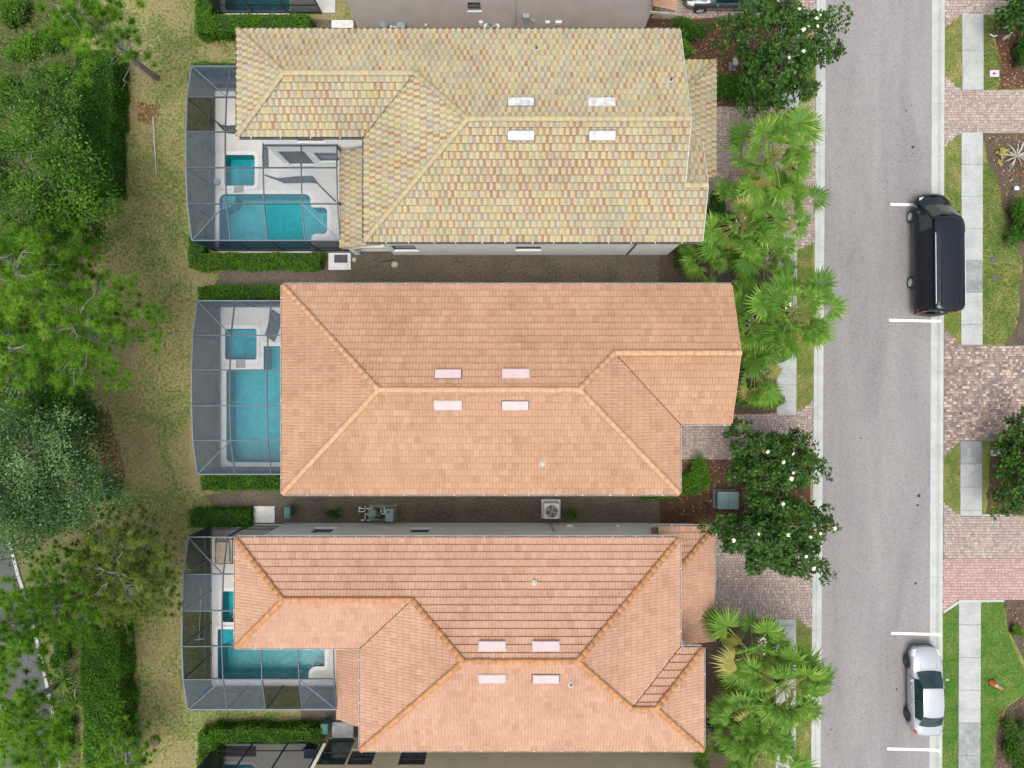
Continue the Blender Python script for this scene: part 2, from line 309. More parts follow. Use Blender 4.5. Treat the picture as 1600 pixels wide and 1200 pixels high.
M['tile_terra'] = tile_mat('tile_terra', 'terra'); M['tile_peach'] = tile_mat('tile_peach', 'peach'); M['tile_blend'] = tile_mat('tile_blend', 'blend')
M['cap_terra'] = simple('cap_terra', (.47, .265, .15), .85, .12, 3)
M['cap_peach'] = simple('cap_peach', (.42, .20, .085), .85, .18, 3)
M['cap_blend'] = rnd_mat('cap_blend', [(0, (0.3595, 0.3088, 0.169)), (.4, (0.3954, 0.3309, 0.1755)), (.7, (0.3738, 0.2794, 0.1821)), (1, (0.302, 0.2941, 0.195))], .85)
def screen_mat(name, fac, col):
    m, N, L, out = nodes_of(name)
    t = N('ShaderNodeBsdfTransparent'); d = N('ShaderNodeBsdfDiffuse'); g = N('ShaderNodeNewGeometry')
    n1 = N('ShaderNodeTexNoise', Scale=2.5, Detail=6.0, Roughness=.7); L(g.outputs['Position'], n1.inputs['Vector'])
    r = ramp(N, [(.3, [c*.75 for c in col]), (.7, [c*1.25 for c in col])]); L(n1.outputs['Fac'], r.inputs[0]); L(r.outputs[0], d.inputs[0])
    mx = N('ShaderNodeMixShader'); mx.inputs[0].default_value = fac; L(t.outputs[0], mx.inputs[1]); L(d.outputs[0], mx.inputs[2]); L(mx.outputs[0], out.inputs[0]); return m
M['screen'] = screen_mat('screen', .20, (.15, .20, .26)); M['screen_wall'] = screen_mat('screen_wall', .78, (.052, .068, .095)); M['screen_dark'] = screen_mat('screen_dark', .8, (.026, .037, .052)); M['screen_black'] = screen_mat('screen_black', .8, (.03, .034, .042))
def glass_mat(name, col, rough=.06):
    m, N, L, out = nodes_of(name)
    b = N('ShaderNodeBsdfPrincipled', Roughness=rough); b.inputs['Base Color'].default_value = C4(col); b.inputs['Specular IOR Level'].default_value = .4
    b.inputs['Coat Weight'].default_value = .15; g = N('ShaderNodeNewGeometry'); n1 = N('ShaderNodeTexNoise', Scale=1.5); L(g.outputs['Position'], n1.inputs['Vector'])
    r = ramp(N, [(.35, [c*.6 for c in col]), (.7, [c*1.4 for c in col])]); L(n1.outputs['Fac'], r.inputs[0]); L(r.outputs[0], b.inputs['Base Color']); L(b.outputs[0], out.inputs[0]); return m
M['glass'] = glass_mat('glass', (.035, .05, .05)); M['car_glass'] = glass_mat('car_glass', (.008, .026, .03), .05); M['van_glass'] = glass_mat('van_glass', (.028, .045, .042), .05)
def water_mat():
    m, N, L, out = nodes_of('water')
    g = N('ShaderNodeNewGeometry'); n1 = N('ShaderNodeTexNoise', Scale=3.2, Detail=3.0, Distortion=1.2); L(g.outputs['Position'], n1.inputs['Vector'])
    bp = N('ShaderNodeBump', Strength=.25, Distance=.05); L(n1.outputs['Fac'], bp.inputs['Height'])
    t = N('ShaderNodeBsdfTransparent'); r = ramp(N, [(.35, (.36, .84, .88)), (.65, (.58, .97, .98))]); L(n1.outputs['Fac'], r.inputs[0]); L(r.outputs[0], t.inputs[0])
    gl = N('ShaderNodeBsdfGlossy', Roughness=.05); L(bp.outputs[0], gl.inputs['Normal']); fr = N('ShaderNodeFresnel', IOR=1.33); L(bp.outputs[0], fr.inputs['Normal'])
    mx = N('ShaderNodeMixShader'); L(fr.outputs[0], mx.inputs[0]); L(t.outputs[0], mx.inputs[1]); L(gl.outputs[0], mx.inputs[2]); L(mx.outputs[0], out.inputs[0]); return m
M['water'] = water_mat()
# ------------------------------------------------------------------ ground, road, kerbs, pavements
def xw(Y): return 17.454+.0071*Y          # back of the west kerb
def xe(Y): return 24.285+.0035*Y          # east edge of the road
BIG = 170
def fill_with_holes(outer, holes, z):
    bm = bmesh.new(); es = []
    for lp in [outer]+holes:
        vs = [bm.verts.new((x, y, z)) for x, y in lp]
        for i in range(len(vs)): es.append(bm.edges.new((vs[i], vs[(i+1) % len(vs)])))
    bmesh.ops.triangle_fill(bm, use_beauty=True, use_dissolve=False, edges=es, normal=(0, 0, 1))
    for f in bm.faces:
        if f.normal.z < 0: f.normal_flip()
    return bm
def rect(x0, x1, y0, y1): return [(x0, y0), (x1, y0), (x1, y1), (x0, y1)]
def shrink(r_, d):
    xs = [p[0] for p in r_]; ys = [p[1] for p in r_]; return rect(min(xs)+d, max(xs)-d, min(ys)+d, max(ys)-d)
DECKS = {  # plan rectangles of the five pool decks, one per back garden
    'top': rect(-16.85, -10.2, 21.45, 29), 'yellow': rect(-17.15, -7.0, 7.66, 16.9), 'centre': rect(-16.80, -10.6, -4.78, 4.42),
    'south': rect(-17.33, -7.0, -17.45, -8.1), 'bottom': rect(-16.95, -10.2, -29, -20.75)}
POOLSIDE = -5.5
bm = fill_with_holes([(-BIG, -BIG), (xw(-BIG), -BIG), (xw(BIG), BIG), (-BIG, BIG)], [shrink(r_, .08) for r_ in DECKS.values()], 0)
me = bpy.data.meshes.new('ground'); bm.to_mesh(me); bm.free()
tag(link('ground', me, M['lawn_dry']), 'patchy tan and green lawn behind the row of houses', kind='structure')
MB().add([(xe(-BIG)+.667, -BIG, 0), (BIG, -BIG, 0), (BIG, BIG, 0), (xe(BIG)+.667, BIG, 0)], [(0, 1, 2, 3)]).build('lawn', M['lawn_green'])
tag(bpy.data.objects['lawn'], 'green lawn across the street beyond the black van', kind='structure')
MB().add([(xw(-BIG)-.1, -BIG, -.1), (xe(-BIG)+.8, -BIG, -.1), (xe(BIG)+.8, BIG, -.1), (xw(BIG)-.1, BIG, -.1)], [(0, 1, 2, 3)]).build('road', M['asphalt'])
tag(bpy.data.objects['road'], 'pale grey speckled asphalt street along the driveways', kind='structure')
def kerb(name, label, fx, sgn, prof):
    k = tag(empty(name), label, kind='structure')
    Y = -60.0
    while Y < 60:
        L_ = 3.05; a, b = Y+.006, Y+L_-.006; vs = []
        for yy in (a, b):
            for d, z in prof: vs.append((fx(yy)+sgn*d, yy, z))
        n = len(prof); fs = [(i, i+1, n+i+1, n+i) if sgn > 0 else (i, n+i, n+i+1, i+1) for i in range(n-1)]
        fs += [tuple(range(n))[::-1], tuple(range(n, 2*n))]
        if abs(Y) < 26: MB().add(vs, fs).build('kerb_stone', M['kerb'], k)
        else: KR.setdefault(name, (k, MB()))[1].add(vs, fs)
        Y += L_
KR = {}
PROF = [(0, -.15), (0, .035), (.16, .035), (.20, .03), (.31, -.065), (.34, -.082), (.60, -.09), (.60, -.15)]
kerb('kerb_west', 'pale concrete kerb and gutter on the driveway side of the street', xw, 1, PROF)
kerb('kerb_east', 'pale concrete kerb and gutter beside the parked vehicles', lambda Y: xe(Y)+.667, -1, PROF[:-2]+[(.667, -.09), (.667, -.15)])
for nm, (k, mb) in KR.items(): tag(mb.build('kerb_run', M['kerb'], k), kind='stuff')
for py, x0 in ((318.5, 1393), (500, 1391), (990.5, 1394), (1171.5, 1388)):
    a = W(x0, py); b = W(1457, py+1.5); ye = b[1]
    mb = MB(); w = .075
    mb.add([(a[0], a[1]-w, -.095), (xe(ye), ye-w, -.095), (xe(ye), ye+w, -.095), (a[0], a[1]+w, -.095)], [(0, 1, 2, 3)])
    pr = [(.667-d, z+.005) for d, z in PROF[2:-2]+[(.667, -.09)]]     # the line climbs over the gutter
    pr = sorted(pr); vs = [(xe(ye)+d, ye+s*w, z) for s in (-1, 1) for d, z in pr]; n = len(pr)
    mb.add(vs, [(i, i+1, n+i+1, n+i) for i in range(n-1)])
    where = {318.5: 'under the nose of the black van', 500: 'behind the black van', 990.5: 'ahead of the silver sedan', 1171.5: 'behind the silver sedan'}[py]
    tag(mb.build('road_marking', M['white_paint']), 'white painted parking bay line '+where, kind='structure', group='parking bay lines')

def sheet(name, label, pts, z, mat, px=True, z0=-.02, par=None):
    poly = [W(*p) for p in pts] if px else pts
    o = MB().prism(poly, z0, z).build(name, M[mat], par)
    if not par: tag(o, label, kind='structure')
    return o
def wob(pts, n=5, amp=2.0):
    """uneven garden edge: subdivide and jitter a pixel polygon"""
    out = []
    for i, p in enumerate(pts):
        q = pts[(i+1) % len(pts)]
        for k in range(n):
            t = k/n; j = 0 if k == 0 else amp
            out.append((p[0]+(q[0]-p[0])*t+random.uniform(-j, j), p[1]+(q[1]-p[1])*t+random.uniform(-j, j)))
    return out
# side yards and beds, west side
sheet('side_yard', 'dark bare strip between the yellow roofed house and the centre house', wob([(470, 392), (1062, 392), (1066, 452), (330, 452), (345, 425)], 9), .006, 'side_soil')
sheet('side_yard', 'dark bare strip between the centre house and the grey walled house', wob([(440, 745), (1066, 745), (1066, 850), (390, 850), (320, 775)], 9), .006, 'side_soil')
sheet('side_yard', 'dark strip below the taupe wall at the top', wob([(470, 30), (1030, 30), (1030, 95), (480, 95)], 9), .006, 'side_soil')
sheet('side_yard', 'dark strip beside the tan wall at the bottom', wob([(470, 1100), (1110, 1080), (1110, 1190), (470, 1165)], 9), .006, 'side_soil')
sheet('mulch_bed', 'leaf strewn mulch bed under the top magnolia', wob([(1000, 28), (1213, 28), (1213, 168), (1000, 168)], 5), .010, 'mulch_red')
sheet('mulch_bed', 'shaded mulch bed under the middle palms', wob([(1030, 290), (1213, 290), (1213, 645), (1030, 645)], 6), .010, 'mulch')
sheet('mulch_bed', 'mulch bed round the two central magnolias', wob([(1030, 716), (1268, 716), (1268, 838), (1030, 838)], 6), .010, 'mulch_red')
sheet('mulch_bed', 'dark mulch bed beneath the lower palms', wob([(1080, 967), (1190, 967), (1186, 1215), (1080, 1215)], 6), .010, 'mulch')
def verge(label, pts, mat='lawn_green'): return sheet('grass_verge', label, pts, .014, mat)
verge('short grass verge below the top magnolia', [(1243, 60), (1273, 60), (1273, 152), (1243, 166)])
verge('grass verge beside the middle palms', [(1243, 392), (1271, 378), (1270, 628), (1243, 642)])
verge('yellowish grass verge by the lower palms', [(1245, 966), (1268.5, 984), (1267, 1215), (1243, 1215)])
verge('grass strip left of the lower sidewalk', wob([(1188, 967), (1213, 967), (1213, 1215), (1186, 1215)], 5), 'lawn_green')
verge('small grass verge by the top right driveway', [(1477, 41), (1503, 26), (1503, 139), (1477, 122)])
verge('long grass verge beside the black van', [(1476, 228), (1502, 210), (1502, 536), (1475, 514)])
verge('leafy grass verge between two paver driveways', [(1474.5, 712), (1499, 694), (1499, 800), (1474, 786)])
verge('bright grass verge beside the silver sedan', [(1473, 957), (1498, 942), (1497, 1215), (1471, 1215)], 'lawn_lush')
sheet('front_lawn', 'bright green front lawn with the traffic cone', wob([(1531, 938), (1568, 938), (1570, 975), (1600, 1050), (1640, 1080), (1600, 1085), (1560, 1110), (1552, 1160), (1550, 1215), (1529, 1215)], 3, 1), .014, 'lawn_lush')
sheet('mulch_bed', 'leafy mulch bed in the upper right corner', wob([(1552, 40), (1568, 22), (1700, 22), (1700, 140), (1560, 140), (1565, 100)], 4), .018, 'mulch_red')
sheet('mulch_bed', 'dark mulch bed with the pale spiky plant', wob([(1536, 208), (1700, 208), (1700, 420), (1600, 410), (1578, 370), (1568, 330), (1562, 290), (1545, 258)], 4), .018, 'mulch')
sheet('mulch_bed', 'curved mulch bed under the right edge shrub', wob([(1600, 400), (1700, 380), (1700, 540), (1570, 540), (1590, 505)], 4), .018, 'mulch')
sheet('mulch_bed', 'leafy mulch bed below the right edge magnolia', wob([(1548, 690), (1700, 690), (1700, 804), (1540, 804), (1546, 740)], 4), .018, 'mulch_red')
sheet('mulch_bed', 'curved mulch bed beside the cone lawn', wob([(1568, 938), (1700, 938), (1700, 1060), (1610, 1050), (1575, 985)], 4), .018, 'mulch')
sheet('mulch_bed', 'mulch ring round the lower right shrubs', wob([(1700, 1070), (1700, 1215), (1551, 1215), (1556, 1150), (1572, 1110), (1602, 1084)], 4), .018, 'mulch')
# woodland floor and the lane behind it
sheet('woodland_floor', 'shaded leafy ground under the back trees', wob([(-300, -200), (150, -200), (128, 60), (118, 320), (150, 480), (140, 620), (150, 800), (130, 1000), (128, 1300), (-300, 1300)], 9, 7), .008, 'forest_floor')
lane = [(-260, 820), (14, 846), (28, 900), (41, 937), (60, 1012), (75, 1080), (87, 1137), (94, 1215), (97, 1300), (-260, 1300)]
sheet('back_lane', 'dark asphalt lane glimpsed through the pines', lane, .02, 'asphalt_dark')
edge = lane[1:9]
for i in range(len(edge)-1):
    a, b = W(*edge[i]), W(*edge[i+1]); d = Vector((b[0]-a[0], b[1]-a[1])).normalized(); n_ = Vector((d.y, -d.x))*-1
    if i == 0: KL = tag(empty('lane_kerb'), 'thin white kerb edging the back lane', kind='structure')
    t0 = .02; MB().prism([(a[0]+d.x*t0, a[1]+d.y*t0), (b[0]-d.x*t0, b[1]-d.y*t0), (b[0]-d.x*t0+n_.x*.18, b[1]-d.y*t0+n_.y*.18), (a[0]+d.x*t0+n_.x*.18, a[1]+d.y*t0+n_.y*.18)], 0, .12).build('kerb_stone', M['kerb'], KL)
# sidewalks: each slab its own piece
def sidewalk(label, x0, x1, y0, y1, dx=0.0, step=50, worn=(), jitter=True, off=0):
    s = tag(empty('sidewalk'), label, kind='structure'); y = y0; i = 0
    cuts = [y0]; c = y0+(off or step)
    while c < y1-8: cuts.append(c); c += step
    cuts.append(y1)
    for i in range(len(cuts)-1):
        a, b = cuts[i]+.25, cuts[i+1]-.25; sa, sb = dx*(a-y0), dx*(b-y0)
        z = .045+random.uniform(-.006, .006)
        MB().prism([W(x0+sa, a), W(x1+sa, a), W(x1+sb, b), W(x0+sb, b)], -.02, z).build('sidewalk_slab', M['concrete_worn' if i in worn else 'concrete'], s)
sidewalk('grey sidewalk strip under the top magnolia', 1217, 1248, 30, 169)
sidewalk('grey sidewalk strip among the middle palms', 1215, 1245, 366, 648, -.004, off=35)
sidewalk('grey sidewalk strip by the lower palms', 1212.5, 1243.5, 967, 1215, -.004, off=10)
sidewalk('short sidewalk strip at the upper right', 1503, 1536, 22, 141, 0, 57)
sidewalk('long sidewalk strip beside the black van', 1502, 1535, 207, 539, -.002, 50, worn=(4,))
sidewalk('short sidewalk strip between two driveways', 1500, 1533.5, 689, 806, 0, 36, worn=(0,), off=36)
sidewalk('sidewalk strip beside the silver sedan', 1498, 1532, 937, 1215, -.004, 51, worn=(4, 5), off=39)
sheet('concrete_edging', 'pale concrete edge above the cone lawn', [(1473, 954), (1499, 937), (1568, 937), (1568, 940), (1499.5, 941), (1474, 958)], .06, 'kerb')
sheet('concrete_edging', 'thin pale edge below the right edge magnolia bed', [(1534, 803.5), (1580, 803.5), (1580, 806), (1534, 806)], .05, 'kerb')
# paver driveways
def inside(p, poly):
    c = False; n = len(poly)
    for i in range(n):
        x0, y0 = poly[i]; x1, y1 = poly[(i+1) % n]
        if (y0 > p[1]) != (y1 > p[1]) and p[0] < (x1-x0)*(p[1]-y0)/(y1-y0)+x0: c = not c
    return c
def driveway(label, pts, mat, row=.165, widths=(.11, .165, .165, .24), ang=0.0, keep=None):
    poly = [W(*p) for p in pts]
    base = tag(MB().prism(poly, -.02, .018).build('driveway', M['joint']), label, kind='structure')
    xs = [p[0] for p in poly]; ys = [p[1] for p in poly]; V = []; F = []; rn = []
    y = min(ys); g = .007
    while y < max(ys)-.03:
        h = row*random.choice((1, 1, 1, .72)); x = min(xs)-random.random()*.2
        while x < max(xs):
            w = random.choice(widths); c = (x+w/2, y+h/2)
            if inside(c, poly) and x+w > min(xs) and x+g < max(xs):
                a, b_, c_, d = max(x+g, min(xs)), min(x+w-g, max(xs)), y+g, min(y+h-g, max(ys)); n = len(V); z = .032+random.uniform(-.004, .004); e = .006
                if b_-a > .03:
                    V += [(a, c_, .01), (b_, c_, .01), (b_, d, .01), (a, d, .01), (a+e, c_+e, z), (b_-e, c_+e, z), (b_-e, d-e, z), (a+e, d-e, z)]
                    F += [(n+4, n+5, n+6, n+7), (n, n+1, n+5, n+4), (n+1, n+2, n+6, n+5), (n+2, n+3, n+7, n+6), (n+3, n, n+4, n+7)]
                    rn += [random.random()]*5
            x += w
        y += h
    me = np_mesh('pavers', np.array(V), np.array(F), np.array(rn))
    o = link('pavers', me, M[mat], base); tag(o, kind='stuff'); return base
driveway('weathered paver driveway of the taupe house', [(1030, -40), (1274, -40), (1275, 28), (1030, 28)], 'paver')
driveway('pink and grey paver driveway beside the upper palms', [(1050, 168), (1243, 168), (1273.5, 153), (1272, 378), (1243, 392), (1215, 392), (1215, 366), (1140, 330), (1050, 330)], 'paver')
driveway('worn paver driveway in front of the centre house', [(1040, 646), (1243, 648), (1270.5, 626), (1270, 730), (1215, 720), (1040, 716)], 'paver')
driveway('square paver driveway of the grey walled house', [(1055, 820), (1269.5, 820), (1268.5, 984), (1246, 966), (1055, 967)], 'paver')
driveway('pale paver driveway in the top right corner', [(1476, -40), (1720, -40), (1720, 22), (1503, 22), (1476.5, 42)], 'paver')
driveway('faded pink paver driveway above the black van', [(1475.5, 121), (1503, 141), (1720, 141), (1720, 207), (1502, 207), (1475.5, 229)], 'paver')
driveway('mottled brown paver driveway below the black van', [(1475, 513), (1502, 539), (1720, 539), (1720, 689), (1500, 689), (1474.5, 714)], 'paver_mixed')
driveway('pale paver driveway below the right edge magnolia', [(1474, 785), (1500, 806), (1720, 806), (1720, 872), (1474, 872)], 'paver')
driveway('pink painted paver driveway above the cone lawn', [(1474, 872.5), (1720, 872.5), (1720, 937), (1499, 937), (1473, 955)], 'paver_pink')
# oil stains and small covers in the street
for i, (px, py, r_) in enumerate(((1427.5, 229, .085), (1427.5, 239, .04), (1417.5, 172, .055), (1426, 163, .03), (1312, 261, .035), (1307, 271, .04), (1311, 275, .03), (1402.5, 1078, .06), (1299, 1141, .05), (1301, 751, .07), (1437, 775, .10), (1435, 790, .08), (1371, 905, .03), (1432, 912, .07), (1347, 685, .05), (1500, 646, .06))):
    x, y = W(px, py); mb = MB(); z = -.095 if px < 1457 else .041
    ps = [(x+math.cos(t)*r_*random.uniform(.7, 1.2), y+math.sin(t)*r_*random.uniform(.7, 1.2)) for t in np.linspace(0, 2*math.pi, 11)[:-1]]
    mb.prism(ps, z-.004, z)
    o = mb.build('oil_stain', M['rubber']); tag(o, 'small dark oil spot on the street surface' if px < 1457 else 'dark spot on the mottled paver driveway', kind='structure', group='oil spots')

# ------------------------------------------------------------------ pools and decks
def rounded(poly, rr, seg=6):
    out = []; n = len(poly)
    for i in range(n):
        p0, p, p1 = Vector(poly[i-1]), Vector(poly[i]), Vector(poly[(i+1) % n]); r_ = rr[i] if hasattr(rr, '__len__') else rr
        if r_ <= 0: out.append(tuple(p)); continue
        a = (p0-p).normalized(); b = (p1-p).normalized(); c = p+(a+b)*r_
        s, e = p+a*r_-c, p+b*r_-c
        for k in range(seg+1):
            t = k/seg; ang = math.pi/2*t; q = c+s*math.cos(ang)+e*math.sin(ang); out.append((q.x, q.y))
    return out
def offset(poly, d):
    n = len(poly); A = sum(poly[i][0]*poly[(i+1) % n][1]-poly[(i+1) % n][0]*poly[i][1] for i in range(n)); sg = 1 if A > 0 else -1; out = []
    for i in range(n):
        p0, p, p1 = Vector(poly[i-1]), Vector(poly[i]), Vector(poly[(i+1) % n])
        e0, e1 = (p-p0).normalized(), (p1-p).normalized()
        n0, n1 = Vector((e0.y, -e0.x))*sg, Vector((e1.y, -e1.x))*sg; m = (n0+n1)
        m = m/max(.35, m.length_squared/2) if m.length > 1e-6 else n0
        out.append(tuple(p+m*d))
    return out
def ring(mb, inner, outer, z0, z1):
    n = len(inner)
    vs = [(x, y, z1) for x, y in inner]+[(x, y, z1) for x, y in outer]+[(x, y, z0) for x, y in inner]+[(x, y, z0) for x, y in outer]; fs = []
    for i in range(n):
        j = (i+1) % n; fs += [(i, j, n+j, n+i), (2*n+i, i, j, 2*n+j), (n+i, 3*n+i, 3*n+j, n+j)]
    return mb.add(vs, fs)
def pool(label, cat, poly, depth, wz, name='swimming_pool', step=None, deep=None, spill=None, cop=.22, well=None):
    cx = sum(p[0] for p in poly)/len(poly); cy = sum(p[1] for p in poly)/len(poly)
    t = empty(name, (cx, cy, 0), label, cat)
    n = len(poly); mb = MB(); A = sum(poly[i][0]*poly[(i+1) % n][1]-poly[(i+1) % n][0]*poly[i][1] for i in range(n))
    if A < 0: poly = poly[::-1]
    mb.add([(x, y, .1) for x, y in poly]+[(x, y, -depth) for x, y in poly], [(i, n+i, n+(i+1) % n, (i+1) % n) for i in range(n)]+[tuple(range(n, 2*n))])
    mb.build('basin', M['plaster'], t)
    mbw = MB(); mbw.add([(x, y, wz) for x, y in poly], [tuple(range(n))]); mbw.build('water', M['water'], t)
    c = MB(); ring(c, poly, offset(poly, cop), .05, .118); c.build('coping', M['coping'], t)
    if step: MB().prism(step, -depth+.002, -.22).build('step', M['plaster'], t)
    if well: MB().prism(well, -depth+.001, -depth+.006).build('deep_floor', M['plaster_deep'], t)
    if spill: MB().prism(spill, .05, .125).build('spillway', M['spill_tile'], t)
    return t, poly
def deck(key, label, holes):
    r_ = DECKS[key]; bm = fill_with_holes(r_, [h for h in holes], .1)
    vs = [bm.verts.new((x, y, -.05)) for x, y in r_]; vt = [bm.verts.new((x, y, .1)) for x, y in r_]
    for i in range(4): bm.faces.new((vs[i], vs[(i+1) % 4], vt[(i+1) % 4], vt[i]))
    me = bpy.data.meshes.new('pool_deck'); bm.to_mesh(me); bm.free(); tag(link('pool_deck', me, M['deck']), label, kind='structure')
def pp(pts): return [W(*p) for p in pts]
def quarter(cx, cy, r_, a0, px=True):
    c = W(cx, cy); k = r_/27
    return [c]+[(c[0]+math.cos(R(a0+t))*k, c[1]+math.sin(R(a0+t))*k) for t in range(0, 91, 15)]
# centre
P = rounded(pp([(355, 577), (413, 577), (413, 541), (472, 541), (472, 722), (355, 722)]), [.12, .0, .0, .2, .4, .25])
t1, P1 = pool('turquoise pool beneath the blue grey screens of the centre house', 'pool', P, 1.25, .02)
S_ = rounded(pp([(353, 514), (402, 514), (402, 562), (353, 562)]), .14)
t2, P2 = pool('square raised spa beside the centre house pool', 'spa', S_, .8, .05, 'spa', spill=pp([(370, 562.6), (384.5, 562.6), (384.5, 575), (370, 575)]), well=pp([(372, 527), (395, 527), (395, 556), (372, 556)]))
deck('centre', 'off white pool deck behind the centre house', [P1, P2])
# yellow
P = rounded(pp([(344, 304), (486, 304), (486, 325), (512, 325), (512, 366), (487, 366), (487, 390), (344, 390)]), [.35, .35, .2, .25, .25, .3, .15, .15])
t1, P1 = pool('turquoise pool behind the yellow roofed house', 'pool', P, 1.3, .02, step=quarter(345, 305, 21, 270))
S_ = rounded(pp([(352, 243), (399, 243), (399, 291), (352, 291)]), .16)
t2, P2 = pool('square spa behind the yellow roofed house', 'spa', S_, .8, .05, 'spa', spill=pp([(367, 291.5), (382, 291.5), (382, 302), (367, 302)]), well=pp([(367, 257), (392, 257), (392, 289), (367, 289)]))
deck('yellow', 'white pool deck behind the yellow roofed house', [P1, P2])
# south
P = rounded(pp([(341.5, 982), (508, 982), (508, 1040), (483, 1040), (483, 1059.5), (341.5, 1059.5)]), [.1, .1, .1, .45, .1, .1])
t1, P1 = pool('dark teal pool behind the grey walled house', 'pool', P, 1.35, .02, step=quarter(342, 983, 26, 270))
S_ = rounded(pp([(349, 923), (392, 923), (392, 971), (349, 971)]), .12)
t2, P2 = pool('spa half hidden by the grey walled house eave', 'spa', S_, .8, .05, 'spa', well=pp([(364, 932), (386, 932), (386, 965), (364, 965)]))
deck('south', 'white pool deck behind the grey walled house', [P1, P2])
P = rounded(pp([(353, -60), (453, -60), (453, 18), (353, 18)]), .15)
t1, P1 = pool('pool at the top edge behind the thick hedge', 'pool', P, 1.3, .02); deck('top', 'pool deck at the top edge behind the hedge', [P1])
P = rounded(pp([(351, 1193), (398, 1193), (398, 1270), (351, 1270)]), .2)
t1, P1 = pool('small pool corner at the bottom edge', 'pool', P, 1.2, .02); deck('bottom', 'white pool deck at the bottom edge', [P1])
# ------------------------------------------------------------------ houses
TW, TE = .31, .355                       # tile width, exposed length
def tile_profile(blend):
    n = 8; xs = np.linspace(0, TW, n+1)
    z = .024*np.abs(np.sin(2*np.pi*xs/TW)) if not blend else .042*np.sin(np.pi*np.clip(xs/(TW*.62), 0, 1))+.006
    return xs, z
def tile_mesh(blend):
    xs, z = tile_profile(blend); n = len(xs); V = []; UV = []
    for x, zz in zip(xs, z): V.append((x+.003, 0, zz+.062)); UV.append((x/TW, 0.))
    for x, zz in zip(xs, z): V.append((x-.003, TE+.035, zz+.006)); UV.append((x/TW, 1.))
    for x, zz in zip(xs, z): V.append((x+.003, .004, .0)); UV.append((x/TW, 0.))
    F = [(i, i+1, n+i+1, n+i) for i in range(n-1)]+[(2*n+i, 2*n+i+1, i+1, i) for i in range(n-1)]
    return np.array(V), F, UV
def plane_h(f, x, y): return f['h']+f['p']*((x-f['e'][0])*f['up'][0]+(y-f['e'][1])*f['up'][1])
def F_(poly, e, up, h=6.1, p=.416, seam=None, rake=()): return dict(poly=poly, e=e, up=up, h=h, p=p, seam=seam)
def ccw(poly):
    n = len(poly); A = sum(poly[i][0]*poly[(i+1) % n][1]-poly[(i+1) % n][0]*poly[i][1] for i in range(n)); return poly if A > 0 else poly[::-1]
